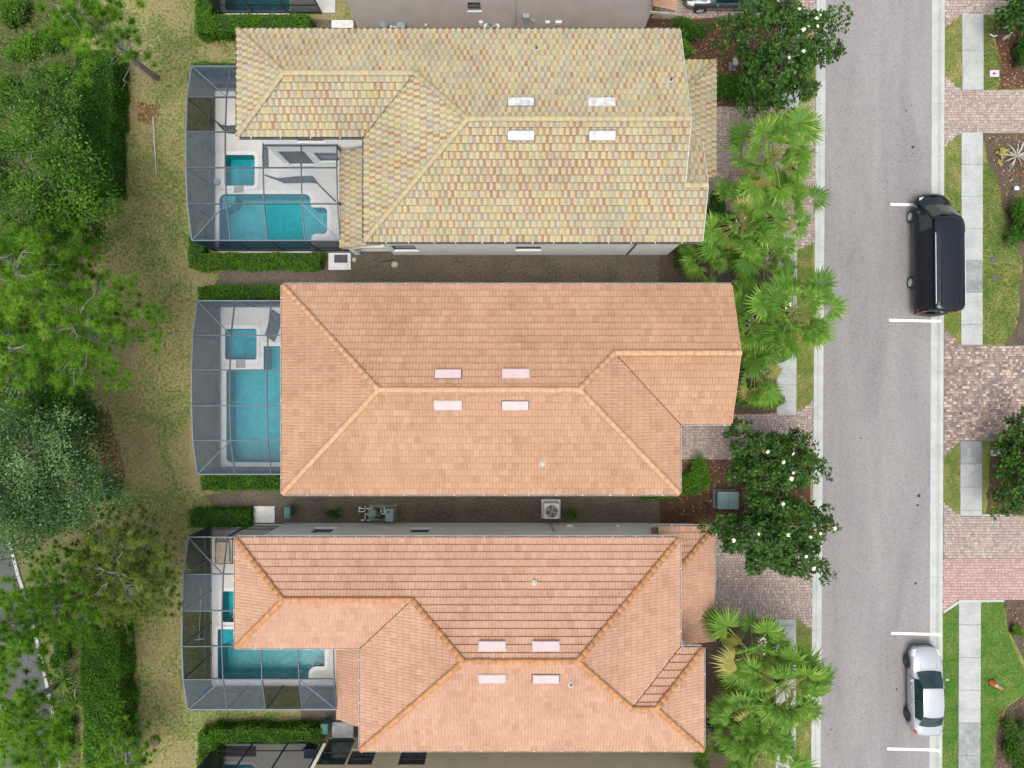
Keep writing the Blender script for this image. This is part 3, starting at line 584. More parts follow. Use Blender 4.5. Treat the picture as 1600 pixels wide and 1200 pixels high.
def roof_tiles(house, roof, faces, matname, blend, max_obj, parent_name='roof_tile'):
    V0, FC, UV = tile_mesh(blend); nv = len(V0); inter = []; joined = bmesh.new()
    temp_meshes = []
    for f in faces:
        poly = ccw(f['poly']); n = len(poly); ux, uy = f['up']; c = 1/math.sqrt(1+f['p']**2); s = f['p']*c
        U = np.array((uy, -ux, 0.)); Vv = np.array((ux*c, uy*c, s)); Nn = np.array((-ux*s, -uy*s, c)); E = np.array((*f['e'], f['h']))
        q = [((x-E[0])*U[0]+(y-E[1])*U[1], (x-E[0])*ux+(y-E[1])*uy) for x, y in poly]
        u0, u1 = min(a for a, _ in q), max(a for a, _ in q); v1 = max(b for _, b in q); v0 = min(b for _, b in q)
        edges = []
        for i in range(n):
            a, b = Vector(poly[i]), Vector(poly[(i+1) % n]); d = (b-a).normalized(); nn = Vector((-d.y, d.x))
            eave = abs(q[i][1]) < .02 and abs(q[(i+1) % n][1]) < .02
            seam = f['seam'] is not None and abs(a.x-f['seam']) < .02 and abs(b.x-f['seam']) < .02
            edges.append((a, nn, eave, seam))
        Vs, Fs, rn, uvs, k0 = [], [], [], [], 0
        r0 = int(math.floor(v0/(TE*c)))-1
        for r in range(r0, int(v1/(TE*c))+2):
            vb = -.05+r*TE*c; st = (r % 2)*TW*.5
            for k in range(int(math.floor((u0-st)/TW))-1, int((u1-st)/TW)+2):
                ub = k*TW+st; cs = [E[:2]+U[:2]*a+np.array((ux, uy))*b for a in (ub, ub+TW) for b in (vb, vb+(TE+.035)*c)]
                mn = []
                for a, nn, eave, seam in edges:
                    ds = [(cc[0]-a.x)*nn.x+(cc[1]-a.y)*nn.y for cc in cs]; mn.append((min(ds)+(.09 if eave else 0), max(ds)))
                if any(mx <= .0 for _, mx in mn): continue
                org = E+U*ub+Vv*(vb/c)
                if all(a_ >= -.001 for a_, _ in mn): inter.append((org, U, Vv, Nn)); continue
                jz = random.uniform(0, .008)
                P = org+V0[:, :1]*U+V0[:, 1:2]*Vv+(V0[:, 2:]+jz)*Nn; Vs.append(P); Fs += [tuple(i+k0 for i in g) for g in FC]; k0 += nv
                rn += [random.random()]*len(FC); uvs += UV
        if Vs: temp_meshes.append((np.concatenate(Vs), Fs, rn, uvs, edges))
    def put(bm, V, Fs, rn, uvs):
        L = bm.faces.layers.float.get('rnd') or bm.faces.layers.float.new('rnd'); ul = bm.loops.layers.uv.get('uv') or bm.loops.layers.uv.new('uv')
        vs = [bm.verts.new(p) for p in V]
        for g, r in zip(Fs, rn):
            fc = bm.faces.new([vs[i] for i in g]); fc[L] = r
            for lp, i in zip(fc.loops, g): lp[ul].uv = uvs[i]
    for V, Fs, rn, uvs, edges in temp_meshes:
        bm = bmesh.new(); put(bm, V, Fs, rn, uvs)
        for a, nn, eave, seam in edges:
            if eave: continue
            g = .0 if seam else .02
            bmesh.ops.bisect_plane(bm, geom=bm.verts[:]+bm.edges[:]+bm.faces[:], plane_co=(a.x+nn.x*g, a.y+nn.y*g, 0), plane_no=(-nn.x, -nn.y, 0), clear_outer=True)
        tm = bpy.data.meshes.new('tmp'); bm.to_mesh(tm); bm.free(); joined.from_mesh(tm); bpy.data.meshes.remove(tm)
    inter.sort(key=lambda t: (t[0][0]**2+t[0][1]**2)+(CAM_H-t[0][2])**2)
    off = WLOC[roof.name]
    variants = []
    for k in range(12 if max_obj else 0):
        me = bpy.data.meshes.new('roof_tile'); me.from_pydata([tuple(p) for p in V0], [], FC); me.update()
        a = me.attributes.new('rnd', 'FLOAT', 'FACE'); rv = (k+random.random())/12
        for d in a.data: d.value = rv
        ul = me.uv_layers.new(name='uv')
        for lp in me.loops: ul.data[lp.index].uv = UV[lp.vertex_index]
        me.materials.append(M[matname]); variants.append(me)
    for org, U, Vv, Nn in inter[:max_obj]:
        o = bpy.data.objects.new('roof_tile', random.choice(variants)); COL.objects.link(o); o.parent = roof
        jz = random.uniform(0, .008); p = org+Nn*jz-np.array(off)
        m4 = Matrix(((U[0], Vv[0], Nn[0], p[0]), (U[1], Vv[1], Nn[1], p[1]), (U[2], Vv[2], Nn[2], p[2]), (0, 0, 0, 1))); o.matrix_local = m4
    Vs, Fs, rn, uvs, k0 = [], [], [], [], 0
    for org, U, Vv, Nn in inter[max_obj:]:
        Vs.append(org+V0[:, :1]*U+V0[:, 1:2]*Vv+(V0[:, 2:]+random.uniform(0, .008))*Nn); Fs += [tuple(i+k0 for i in g) for g in FC]; k0 += nv
        rn += [random.random()]*len(FC); uvs += UV
    if Vs: put(joined, np.concatenate(Vs), Fs, rn, uvs)
    me = bpy.data.meshes.new('roof_tiles'); bmesh.ops.translate(joined, verts=joined.verts[:], vec=-off); joined.to_mesh(me); joined.free()
    o = link('roof_tiles', me, M[matname], roof); tag(o, kind='stuff')
def cap_mesh(L_=.40, r_=.135):
    n = 6; V = []
    for y, rr, zz in ((0, r_, .035), (L_, r_*.86, .0)):
        for k in range(n+1):
            t = math.pi*k/n; V.append((math.cos(t)*rr, y, math.sin(t)*rr*.62+zz))
    V += [(r_*.6, 0, -.02), (-r_*.6, 0, -.02)]
    F = [(k, k+1, n+2+k, n+1+k) for k in range(n)]+[tuple(range(n, -1, -1))]
    return V, F
def ridge(roof, lines, mat, limit=300):
    off = WLOC[roof.name]; V, F = cap_mesh(); vs = []
    for k in range(5):
        me = bpy.data.meshes.new('ridge_tile'); me.from_pydata(V, [], F); me.update(); a = me.attributes.new('rnd', 'FLOAT', 'FACE')
        r_ = random.random()
        for d in a.data: d.value = r_
        for p in me.polygons: p.use_smooth = len(p.vertices) == 4
        me.materials.append(M[mat]); vs.append(me)
    for a, b in lines:
        a, b = Vector(a), Vector(b)
        if a.z > b.z+.01: a, b = b, a
        d = b-a; n = max(1, round(d.length/.37)); d.normalize(); r_ = d.cross(Vector((0, 0, 1))).normalized(); u = r_.cross(d); st = (b-a).length/n
        for i in range(n):
            p = a+d*(i*st)+u*.085-off; jj = random.uniform(-.03, .03); r2 = (r_+d*jj).normalized(); d2 = u.cross(r2)
            o = bpy.data.objects.new('ridge_tile', random.choice(vs)); COL.objects.link(o); o.parent = roof
            o.matrix_local = Matrix(((r2.x, d2.x, u.x, p.x), (r2.y, d2.y, u.y, p.y), (r2.z, d2.z, u.z, p.z), (0, 0, 0, 1)))
def wall_run(mb, a, b, z0, z1, holes=(), depth=.14):
    """one storey-high wall between plan points a and b (outside on the right hand), with rectangular openings and their reveals"""
    a, b = Vector(a), Vector(b); d = (b-a); Ln = d.length; d.normalize(); inn = Vector((-d.y, d.x))*depth
    ss = sorted({0, Ln, *[h[0] for h in holes], *[h[1] for h in holes]}); zs = sorted({z0, z1, *[h[2] for h in holes], *[h[3] for h in holes]})
    P = lambda s, z, k=0: (a.x+d.x*s+inn.x*k, a.y+d.y*s+inn.y*k, z)
    for i in range(len(ss)-1):
        for j in range(len(zs)-1):
            sm, zm = (ss[i]+ss[i+1])/2, (zs[j]+zs[j+1])/2
            if any(h[0] < sm < h[1] and h[2] < zm < h[3] for h in holes): continue
            mb.add([P(ss[i], zs[j]), P(ss[i+1], zs[j]), P(ss[i+1], zs[j+1]), P(ss[i], zs[j+1])], [(0, 1, 2, 3)])
    for s0, s1, h0, h1 in holes:
        for q in (((s0, h0), (s1, h0)), ((s1, h0), (s1, h1)), ((s1, h1), (s0, h1)), ((s0, h1), (s0, h0))):
            mb.add([P(*q[0]), P(*q[1]), P(*q[1], 1), P(*q[0], 1)], [(0, 1, 2, 3)])
def window(house, a, b, hole, name='window', mat='glass', frame='window_frame', bars=1, depth=.12, sill=True, pane_name='pane', lab=None):
    a, b = Vector(a), Vector(b); d = (b-a).normalized(); inn = Vector((-d.y, d.x)); s0, s1, h0, h1 = hole
    P = lambda s, z, k=0: Vector((a.x+d.x*s+inn.x*k, a.y+d.y*s+inn.y*k, z))
    mb = MB(); w = .05; nb = tuple(inn)+(0,)
    for q in (((s0+.03, h0+.03), (s1-.03, h0+.03)), ((s0+.03, h1-.03), (s1-.03, h1-.03)), ((s0+.03, h0+.06), (s0+.03, h1-.06)), ((s1-.03, h0+.06), (s1-.03, h1-.06))):
        mb.bar(P(*q[0], depth-.03), P(*q[1], depth-.03), w, .05, up=nb)
    for i in range(bars):
        z = h0+(h1-h0)*(i+1)/(bars+1); mb.bar(P(s0+.06, z, depth-.02), P(s1-.06, z, depth-.02), .04, .04, up=nb)
    f = mb.build(name, M[frame], house)
    MB().add([P(s0, h0, depth), P(s1, h0, depth), P(s1, h1, depth), P(s0, h1, depth)], [(0, 1, 2, 3)]).build(pane_name, M[mat], f)
    if sill:
        sb = MB(); sb.bar(P(s0-.06, h0-.04, -.02), P(s1+.06, h0-.04, -.01), .09, .06, up=(0, 0, 1)); sb.build('sill', M['trim_white'], f)
    if lab: f['label'] = lab
    return f
def gutters(house, runs, mat, h=6.1):
    for a, b in runs:
        a, b = Vector(a), Vector(b); d = (b-a); Ln = d.length; d.normalize(); o_ = Vector((d.y, -d.x))
        mb = MB(); P = lambda s, k, z: Vector((a.x+d.x*s+o_.x*k, a.y+d.y*s+o_.y*k, z))
        mb.bar(P(0, .035, h-.11), P(Ln, .035, h-.11), .012, .11, up=(0, 0, 1)); mb.bar(P(0, .15, h-.08), P(Ln, .15, h-.08), .016, .13); mb.bar(P(.003, .092, h-.15), P(Ln-.003, .092, h-.15), .102, .012)
        mb.build('gutter', M[mat], house)
        hb = MB(); s = random.uniform(.5, 1.2)
        while s < Ln-.2:
            hb.bar(P(s, -.02, h+.0), P(s, .15, h-.015), .032, .012); s += random.uniform(1.0, 1.5)
        hb.build('gutter_hangers', M['trim_white'], house)['kind'] = 'stuff'
def vent(house, f, px, py, mat, dirty=False):
    h = 7.7
    for _ in range(12):
        x, y = W(px, py, h); h = plane_h(f, x, y)+.1
    ux, uy = f['up']; c = 1/math.sqrt(1+f['p']**2); s = f['p']*c
    U = Vector((uy, -ux, 0)); V = Vector((ux*c, uy*c, s)); N = Vector((-ux*s, -uy*s, c)); o = Vector((x, y, plane_h(f, x, y)))
    P = lambda a, b, z: o+U*a+V*b+N*z
    mb = MB(); w, l = .61, .22
    prof = [(-l, .03), (-l, .19), (-l*.8, .21), (l*.9, .12), (l, .05)]
    vs = [P(sx*w, b, z) for sx in (-1, 1) for b, z in prof]; n = len(prof)
    mb.add(vs, [(i, n+i, n+i+1, i+1) for i in range(n-1)]+[tuple(range(n)), tuple(range(n, 2*n))[::-1]])
    v = mb.build('roof_vent', M[mat], house)
    fl = MB(); fl.add([P(-w-.04, -l-.02, .1), P(w+.04, -l-.02, .1), P(w+.04, l+.02, .1), P(-w-.04, l+.02, .1)], [(0, 1, 2, 3)]); fl.build('flashing', M['gutter_dark'] if random.random() < .5 else M['gutter'], v)
    lo = MB()
    for i in range(9): a = -w+.1+i*(2*w-.2)/8; lo.bar(P(a, -l-.006, .06), P(a, -l-.006, .17), .03, .01)
    lo.build('louvres', M['black_plastic'], v)
def house(label, wallmat, tilemat, capmat, faces, outline, walls, lines, gut, vents, vmat, blend, nobj, gmat='gutter', ext=()):
    xs = [p[0] for p in outline]; ys = [p[1] for p in outline]
    H = empty('house', ((min(xs)+max(xs))/2, (min(ys)+max(ys))/2, 0), label, 'house', 'tile roofed villas in a row')
    mb = MB()
    for wl in walls: wall_run(mb, *wl[:4], holes=wl[4] if len(wl) > 4 else ())
    mb.build('wall', M[wallmat], H)
    rf = MB()
    for f in faces:
        rf.add([(x, y, plane_h(f, x, y)-.012) for x, y in ccw(f['poly'])], [tuple(range(len(f['poly'])))])
    roof = rf.build('roof', M['underlay'], H)
    so = MB()
    for poly, h in [(outline, 6.1)]+list(ext):
        poly = ccw(poly); n = len(poly); so.add([(x, y, h-.2) for x, y in poly]+[(x, y, h-.02) for x, y in poly], [tuple(range(n))[::-1]]+[(i, (i+1) % n, n+(i+1) % n, n+i) for i in range(n)])
    so.build('soffit', M['trim_white'], H)
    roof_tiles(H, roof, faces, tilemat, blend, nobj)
    ridge(roof, lines, capmat)
    gutters(H, gut, gmat)
    for fi, px, py in vents: vent(H, faces[fi], px, py, vmat)
    return H
PZ = .416
def loop_walls(pts, z0, z1, holes={}):
    pts = ccw(pts); return [(pts[i], pts[(i+1) % len(pts)], z0, z1, holes.get(i, ())) for i in range(len(pts))]
def inset(poly, d=.4): return offset(ccw(poly), -d)
EV = 6.1
# ---- centre house
cN, cS, cW, cE, gX, gS = 4.83, -5.36, -11.26, 8.2, 10.81, -1.89
rC = (cN+cS)/2; hw = (cN-cS)/2; rH = EV+hw*PZ; gR = (cN+gS)/2; gH = EV+(cN-gS)/2*PZ; jx = cE-(cN-gS)/2; ax0, ax1 = cW+hw, cE-hw
fc = [F_([(cW, cN), (jx, cN), (jx, gR), (ax1, rC), (ax0, rC)], (0, cN), (0, -1), seam=jx), F_([(jx, cN), (gX, cN), (gX, gR), (jx, gR)], (0, cN), (0, -1), seam=jx),
      F_([(cW, cN), (ax0, rC), (cW, cS)], (cW, 0), (1, 0)), F_([(cW, cS), (cE, cS), (ax1, rC), (ax0, rC)], (0, cS), (0, 1)),
      F_([(cE, cS), (cE, gS), (jx, gR), (ax1, rC)], (cE, 0), (-1, 0)), F_([(cE, gS), (gX, gS), (gX, gR), (jx, gR)], (0, gS), (0, 1))]
outl = [(cW, cS), (cE, cS), (cE, gS), (gX-.02, gS), (gX-.02, cN), (cW, cN)]
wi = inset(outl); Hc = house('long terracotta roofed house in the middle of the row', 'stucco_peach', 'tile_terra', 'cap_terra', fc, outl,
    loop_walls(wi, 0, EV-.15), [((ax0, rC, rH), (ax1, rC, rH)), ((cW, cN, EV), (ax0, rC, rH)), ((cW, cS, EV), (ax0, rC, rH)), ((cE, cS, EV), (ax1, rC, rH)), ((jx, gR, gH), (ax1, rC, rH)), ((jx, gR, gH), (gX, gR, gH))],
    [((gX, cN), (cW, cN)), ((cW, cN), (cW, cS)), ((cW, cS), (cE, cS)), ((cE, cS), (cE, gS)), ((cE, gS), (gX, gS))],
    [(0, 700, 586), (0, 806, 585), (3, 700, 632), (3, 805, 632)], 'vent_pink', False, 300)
mb = MB(); mb.add([(gX-.42, cN-.1, EV-.15), (gX-.42, gS+.1, EV-.15), (gX-.42, gR, gH-.1)], [(0, 1, 2)]); mb.build('gable_wall', M['stucco_peach'], Hc)
mb = MB(); mb.bar((gX+.02, cN, EV-.04), (gX+.02, gR, gH-.04), .04, .16); mb.bar((gX+.02, gS, EV-.04), (gX+.02, gR, gH-.04), .04, .16); mb.build('rake_trim', M['cap_terra'], Hc)
# ---- yellow roofed house
yN, yS, yE, bE, yW, wW, wS = 17.4, 7.07, 8.27, 9.37, -7.22, -13.47, 12.24
hw = (yN-yS)/2; rC = (yN+yS)/2; rH = EV+hw*PZ; ax0 = yW+hw; wh = (yN-wS)/2; wR = (yN+wS)/2; wH = EV+wh*PZ; wa = wW+wh; wj = yW+wh; bR, bH, bN = 9.49, EV+(9.49-yS)*PZ, 11.91
LR = 3.0; lp = .40
fy = [F_([(wW, yN), (wj, yN), (wj, wR), (wa, wR)], (0, yN), (0, -1), seam=wj), F_([(wj, yN), (yE, yN), (yE, rC), (ax0, rC), (wj, wR)], (0, yN), (0, -1), seam=wj),
      F_([(wW, yN), (wa, wR), (wW, wS)], (wW, 0), (1, 0)), F_([(wW, wS), (yW, wS), (wj, wR), (wa, wR)], (0, wS), (0, 1)),
      F_([(yW, wS), (yW, yS), (ax0, rC), (wj, wR)], (yW, 0), (1, 0)), F_([(yW, yS), (yE, yS), (yE, rC), (ax0, rC)], (0, yS), (0, 1), seam=yE),
      F_([(yE, yS), (bE, yS), (bE, bR), (yE, bR)], (0, yS), (0, 1), seam=yE), F_([(yE-.45, bN), (bE, bN), (bE, bR), (yE-.45, bR)], (0, bN), (0, -1)),
      # single storey roofs: garage front and covered porch
      F_([(10.88, 11.0), (10.88, 17.3), (7.87, 14.29), (7.87, 11.0)], (10.88, 0), (-1, 0), LR, lp), F_([(10.88, 17.3), (7.87, 17.3), (7.87, 14.29)], (0, 17.3), (0, -1), LR, lp),
      F_([(-9.17, 7.28), (-9.17, 12.5), (-6.82, 12.5), (-6.82, 7.28)], (-9.17, 0), (1, 0), LR, lp)]
outl = [(wW, wS), (yW, wS), (yW, yS), (bE-.02, yS), (bE-.02, bN), (yE-.02, bN), (yE-.02, yN), (wW, yN)]
wi = ccw([(wW+.4, wS+.4), (yW+.4, wS+.4), (yW+.4, yS+.4), (bE-.4, yS+.4), (bE-.4, bN-.3), (yE-.4, bN-.3), (yE-.4, yN-.4), (wW+.4, yN-.4)])
# south wall openings (wall starts at x=-6.82) and the wing's south wall (starts at x=-13.07)
hs = [(.25, 1.55, 1.3, 2.8), (7.05, 8.4, 1.45, 2.5)]
hwg = [(.3, 1.75, .12, 2.5), (2.2, 3.4, .7, 2.3), (1.9, 3.3, 4.0, 5.0)]
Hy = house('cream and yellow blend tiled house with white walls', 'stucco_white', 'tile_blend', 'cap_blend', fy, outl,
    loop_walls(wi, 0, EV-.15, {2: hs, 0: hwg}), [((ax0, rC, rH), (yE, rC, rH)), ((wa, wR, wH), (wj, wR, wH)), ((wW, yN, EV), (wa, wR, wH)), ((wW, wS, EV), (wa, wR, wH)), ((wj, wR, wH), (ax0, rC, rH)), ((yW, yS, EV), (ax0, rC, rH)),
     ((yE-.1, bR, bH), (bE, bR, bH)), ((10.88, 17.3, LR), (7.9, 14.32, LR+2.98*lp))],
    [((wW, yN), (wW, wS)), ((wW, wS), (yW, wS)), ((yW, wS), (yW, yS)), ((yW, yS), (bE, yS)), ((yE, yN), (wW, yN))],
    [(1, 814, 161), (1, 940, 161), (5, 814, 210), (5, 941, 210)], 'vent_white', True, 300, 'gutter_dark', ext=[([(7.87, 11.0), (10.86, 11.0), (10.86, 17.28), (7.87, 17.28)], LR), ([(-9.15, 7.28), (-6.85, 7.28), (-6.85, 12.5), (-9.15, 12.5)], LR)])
for h_ in hs: window(Hy, wi[2], wi[3], h_)
window(Hy, wi[0], wi[1], hwg[0], 'door', 'door_wood', 'window_frame', 0, sill=False, pane_name='door_leaf', lab='brown wood grained double door')
window(Hy, wi[0], wi[1], hwg[1]); window(Hy, wi[0], wi[1], hwg[2])
mb = MB(); wx = yE-.42
for x, pts in ((wx, [(yN-.1, EV-.15), (bN-.2, EV-.15), (rC, rH-.1)]), (wx, [(bN-.25, EV-.15), (bR, EV-.15), (rC, rH-.1)]), (bE-.42, [(yS+.1, EV-.15), (bN-.1, EV-.15), (bR, bH-.1)])):
    mb.add([(x, y, z) for y, z in pts], [(0, 1, 2)])
mb.build('gable_wall', M['stucco_white'], Hy)
mb = MB()
for a, b in (((yE+.02, yN, EV-.04), (yE+.02, rC, rH-.04)), ((yE+.02, bR, bH-.03), (yE+.02, rC, rH-.04)), ((bE+.02, yS, EV-.04), (bE+.02, bR, bH-.04)), ((bE+.02, bN, EV-.04), (bE+.02, bR, bH-.04))): mb.bar(a, b, .04, .16)
mb.build('rake_trim', M['gutter'], Hy)
mb = MB()
for a, b, z0, z1 in (((7.87, 11.3), (10.5, 11.3), 0, 2.9), ((10.5, 11.3), (10.5, 16.95), 0, 2.9), ((10.5, 16.95), (7.87, 16.95), 0, 2.9)): wall_run(mb, a, b, z0, z1)
mb.build('garage_wall', M['stucco_white'], Hy)
mb = MB(); mb.bar((-8.9, 7.6, .1), (-8.9, 7.6, LR-.2), .3, .3); mb.bar((-8.9, 12.2, .1), (-8.9, 12.2, LR-.2), .3, .3); mb.build('porch_post', M['stucco_white'], Hy)
mb = MB(); mb.tube([(6.6, 7.35, 5.9), (6.6, 7.42, 5.7), (6.6, 7.42, .2)], .045, 6); mb.build('downspout', M['gutter_dark'], Hy)
# ---- grey walled house
sN, sS, sE, bE, sW, wW, wS, bN = -7.63, -17.98, 8.2, 9.37, -7.41, -13.56, -12.93, -13.03
hw = (sN-sS)/2; rC = (sN+sS)/2; rH = EV+hw*PZ; ax0, ax1 = sW+hw, sE-hw; wh = (sN-wS)/2; wR = (sN+wS)/2; wH = EV+wh*PZ; wa, wj = wW+wh, sW+wh
bh = (bN-sS)/2; bR = (bN+sS)/2; bH = EV+bh*PZ; ba, bj = bE-bh, sE-bh
fs = [F_([(wW, sN), (wj, sN), (wj, wR), (wa, wR)], (0, sN), (0, -1), seam=wj), F_([(wj, sN), (sE, sN), (ax1, rC), (ax0, rC), (wj, wR)], (0, sN), (0, -1), seam=wj),
      F_([(wW, sN), (wa, wR), (wW, wS)], (wW, 0), (1, 0)), F_([(wW, wS), (sW, wS), (wj, wR), (wa, wR)], (0, wS), (0, 1)),
      F_([(sW, wS), (sW, sS), (ax0, rC), (wj, wR)], (sW, 0), (1, 0)), F_([(sW, sS), (bj, sS), (bj, bR), (ax1, rC), (ax0, rC)], (0, sS), (0, 1), seam=bj),
      F_([(bj, sS), (bE, sS), (ba, bR), (bj, bR)], (0, sS), (0, 1), seam=bj), F_([(sE, sN), (sE, bN), (bj, bR), (ax1, rC)], (sE, 0), (-1, 0)),
      F_([(sE, bN), (bE, bN), (ba, bR), (bj, bR)], (0, bN), (0, -1)), F_([(bE, bN), (bE, sS), (ba, bR)], (bE, 0), (-1, 0)),
      F_([(10.78, -7.69), (10.78, -13.83), (7.8, -13.6), (7.8, -10.67)], (10.78, 0), (-1, 0), LR, lp), F_([(10.78, -7.69), (7.45, -7.69), (7.45, -8.6), (7.8, -8.9), (7.8, -10.67)], (0, -7.69), (0, -1), LR, lp),
      F_([(-9.34, -17.99), (-9.34, -12.6), (-7.01, -12.6), (-7.01, -18.3)], (-9.34, 0), (1, 0), LR, lp)]
outl = [(wW, wS), (sW, wS), (sW, sS), (bE, sS), (bE, bN), (sE, bN), (sE, sN), (wW, sN)]
wi = inset(outl)
# north wall runs from x=7.8 to x=-13.16 (index 6)
nh = [(12.34, 13.36, 1.65, 2.65), (17.62, 18.75, 1.5, 2.75)]
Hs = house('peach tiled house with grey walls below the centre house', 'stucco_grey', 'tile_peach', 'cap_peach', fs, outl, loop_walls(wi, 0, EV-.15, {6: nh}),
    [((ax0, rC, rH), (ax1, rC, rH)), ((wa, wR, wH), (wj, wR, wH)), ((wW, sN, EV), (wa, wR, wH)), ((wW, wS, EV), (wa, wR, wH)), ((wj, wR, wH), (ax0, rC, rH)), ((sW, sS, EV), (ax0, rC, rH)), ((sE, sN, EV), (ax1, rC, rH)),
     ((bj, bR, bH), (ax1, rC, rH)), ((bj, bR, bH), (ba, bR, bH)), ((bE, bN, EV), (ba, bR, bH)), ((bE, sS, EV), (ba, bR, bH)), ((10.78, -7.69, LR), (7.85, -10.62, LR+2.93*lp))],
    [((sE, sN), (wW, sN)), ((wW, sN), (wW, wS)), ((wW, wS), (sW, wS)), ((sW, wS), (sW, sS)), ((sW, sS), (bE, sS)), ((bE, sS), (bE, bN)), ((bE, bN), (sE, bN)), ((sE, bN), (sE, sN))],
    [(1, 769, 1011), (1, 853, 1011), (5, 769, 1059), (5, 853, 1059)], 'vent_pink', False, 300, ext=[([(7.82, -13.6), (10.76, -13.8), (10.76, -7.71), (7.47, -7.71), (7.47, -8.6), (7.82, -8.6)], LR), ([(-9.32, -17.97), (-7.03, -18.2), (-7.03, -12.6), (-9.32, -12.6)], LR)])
for h_ in nh: window(Hs, wi[6], wi[7], h_)
gutters(Hs, [((10.78, -13.83), (10.78, -7.69)), ((10.78, -7.69), (7.45, -7.69))], 'gutter', LR)
mb = MB()
for a, b in (((7.8, -13.4), (10.4, -13.4)), ((10.4, -13.4), (10.4, -8.05)), ((10.4, -8.05), (7.8, -8.05))): wall_run(mb, a, b, 0, 2.85)
mb.build('garage_wall', M['stucco_grey'], Hs)
mb = MB(); mb.bar((-9.1, -17.6, .1), (-9.1, -17.6, LR-.2), .3, .3); mb.bar((-9.1, -13.1, .1), (-9.1, -13.1, LR-.2), .3, .3); mb.build('porch_post', M['stucco_grey'], Hs)
# ---- taupe house at the top edge and tan house at the bottom edge
def edge_house(label, wallmat, x0, x1, y0, y1, holes, idx, tile, cap, blend):
    o_ = [(x0, y0), (x1, y0), (x1, y1), (x0, y1)]; w = ccw(o_); e = offset(w, .4); X0, Y0 = e[0]; X1, Y1 = e[2]; hw = (Y1-Y0)/2; rc = (Y0+Y1)/2; rh = EV+hw*PZ
    f = [F_([(X0, Y1), (X1, Y1), (X1-hw, rc), (X0+hw, rc)], (0, Y1), (0, -1)), F_([(X0, Y0), (X1, Y0), (X1-hw, rc), (X0+hw, rc)], (0, Y0), (0, 1)),
         F_([(X0, Y0), (X0, Y1), (X0+hw, rc)], (X0, 0), (1, 0)), F_([(X1, Y0), (X1, Y1), (X1-hw, rc)], (X1, 0), (-1, 0))]
    ln = [((X0+hw, rc, rh), (X1-hw, rc, rh))]+[((a, b, EV), (c, rc, rh)) for a, c in ((X0, X0+hw), (X1, X1-hw)) for b in (Y0, Y1)]
    H = house(label, wallmat, tile, cap, f, e, loop_walls(w, 0, EV-.15, {idx: holes}), ln, [(e[i], e[(i+1) % 4]) for i in range(4)], [], 'vent_white', blend, 0)
    return H, w
Ht, wt = edge_house('taupe stucco house cut off by the top edge', 'stucco_taupe', -8.85, 7.63, 20.44, 30.0, [(6.45, 7.15, 2.2, 3.05)], 0, 'tile_terra', 'cap_terra', False)
hb = [(14.9, 16.35, 1.45, 2.95), (17.75, 19.1, 1.45, 2.95), (19.2, 20.75, .1, 2.95)]
Hb, wb = edge_house('tan stucco house cut off by the bottom edge', 'stucco_tan', -10.55, 10.2, -30.2, -20.44, hb, 2, 'tile_peach', 'cap_peach', False)
window(Ht, wt[0], wt[1], (6.45, 7.15, 2.2, 3.05))
for h_ in hb[:2]: window(Hb, wb[2], wb[3], h_)
window(Hb, wb[2], wb[3], hb[2], 'door', 'glass', 'window_frame', 1, sill=False, pane_name='door_leaf', lab='dark glazed sliding door')
mb = MB(); x_, y_ = 8.75, 19.98
fg = [F_([(7.4, y_), (x_, y_), (x_, 26), (7.4, 26)], (x_, 0), (-1, 0), LR, lp)]
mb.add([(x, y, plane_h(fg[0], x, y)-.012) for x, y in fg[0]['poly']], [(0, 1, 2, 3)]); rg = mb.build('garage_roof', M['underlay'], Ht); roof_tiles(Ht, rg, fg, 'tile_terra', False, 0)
gutters(Ht, [((x_, y_), (x_, 26))], 'gutter', LR)
mb = MB(); mb.bar((7.4, y_-.02, LR-.02), (x_+.1, y_-.02, LR-.3), .05, .2); mb.build('rake_trim', M['gutter'], Ht)
mb = MB(); mb.tube([(7.7, 20.4, 5.8), (7.7, 20.4, .1)], .05, 6); mb.build('downspout', M['gutter_dark'], Ht)
# meter boxes and conduits on the taupe wall: (x, z, w, h, d, material)
for nm, mt, items in (('meter_box', 'grey_metal', [(.78, 1.3, .36, .62, .22), ]), ('junction_box', 'trim_white', [(-1.75, .85, .2, .32, .14), (2.0, .95, .26, .2, .12), (2.62, .95, .36, .24, .14)]), ('wall_lamp', 'pvc_white', [(-4.9, .75, .09, .09, .12), (-6.9, .55, .1, .1, .12)])):
    for x, z, w, h, d in items: MB().box(x-w/2, x+w/2, 20.44-d, 20.437, z, z+h).build(nm, M[mt], Ht, bevel=.015)
mb = MB()
for q in ([(.2, 20.40, 0), (.2, 20.40, 3.6)], [(2.0, 20.41, .95), (2.0, 20.41, .35), (2.5, 20.41, .3), (2.75, 20.41, .1)], [(2.62, 20.41, .95), (2.62, 20.41, .05)], [(1.0, 20.41, 1.4), (1.25, 20.41, 1.2), (1.25, 20.41, .2)]): mb.tube(q, .03, 5)
mb.build('conduits', M['stucco_taupe'], Ht)
for x, z, w, h, d in ((3.25, 1.0, .36, .26, .14), (5.95, .95, .2, .2, .12)): MB().box(x-w/2, x+w/2, -8.03+.003, -8.03+d, z, z+h).build('junction_box', M['trim_white'], Hs, bevel=.015)
mb = MB(); mb.tube([(2.3, -7.97, 2.6), (2.2, -7.97, .9), (2.2, -7.97, .1)], .05, 6); mb.build('conduits', M['grey_metal'], Hs)

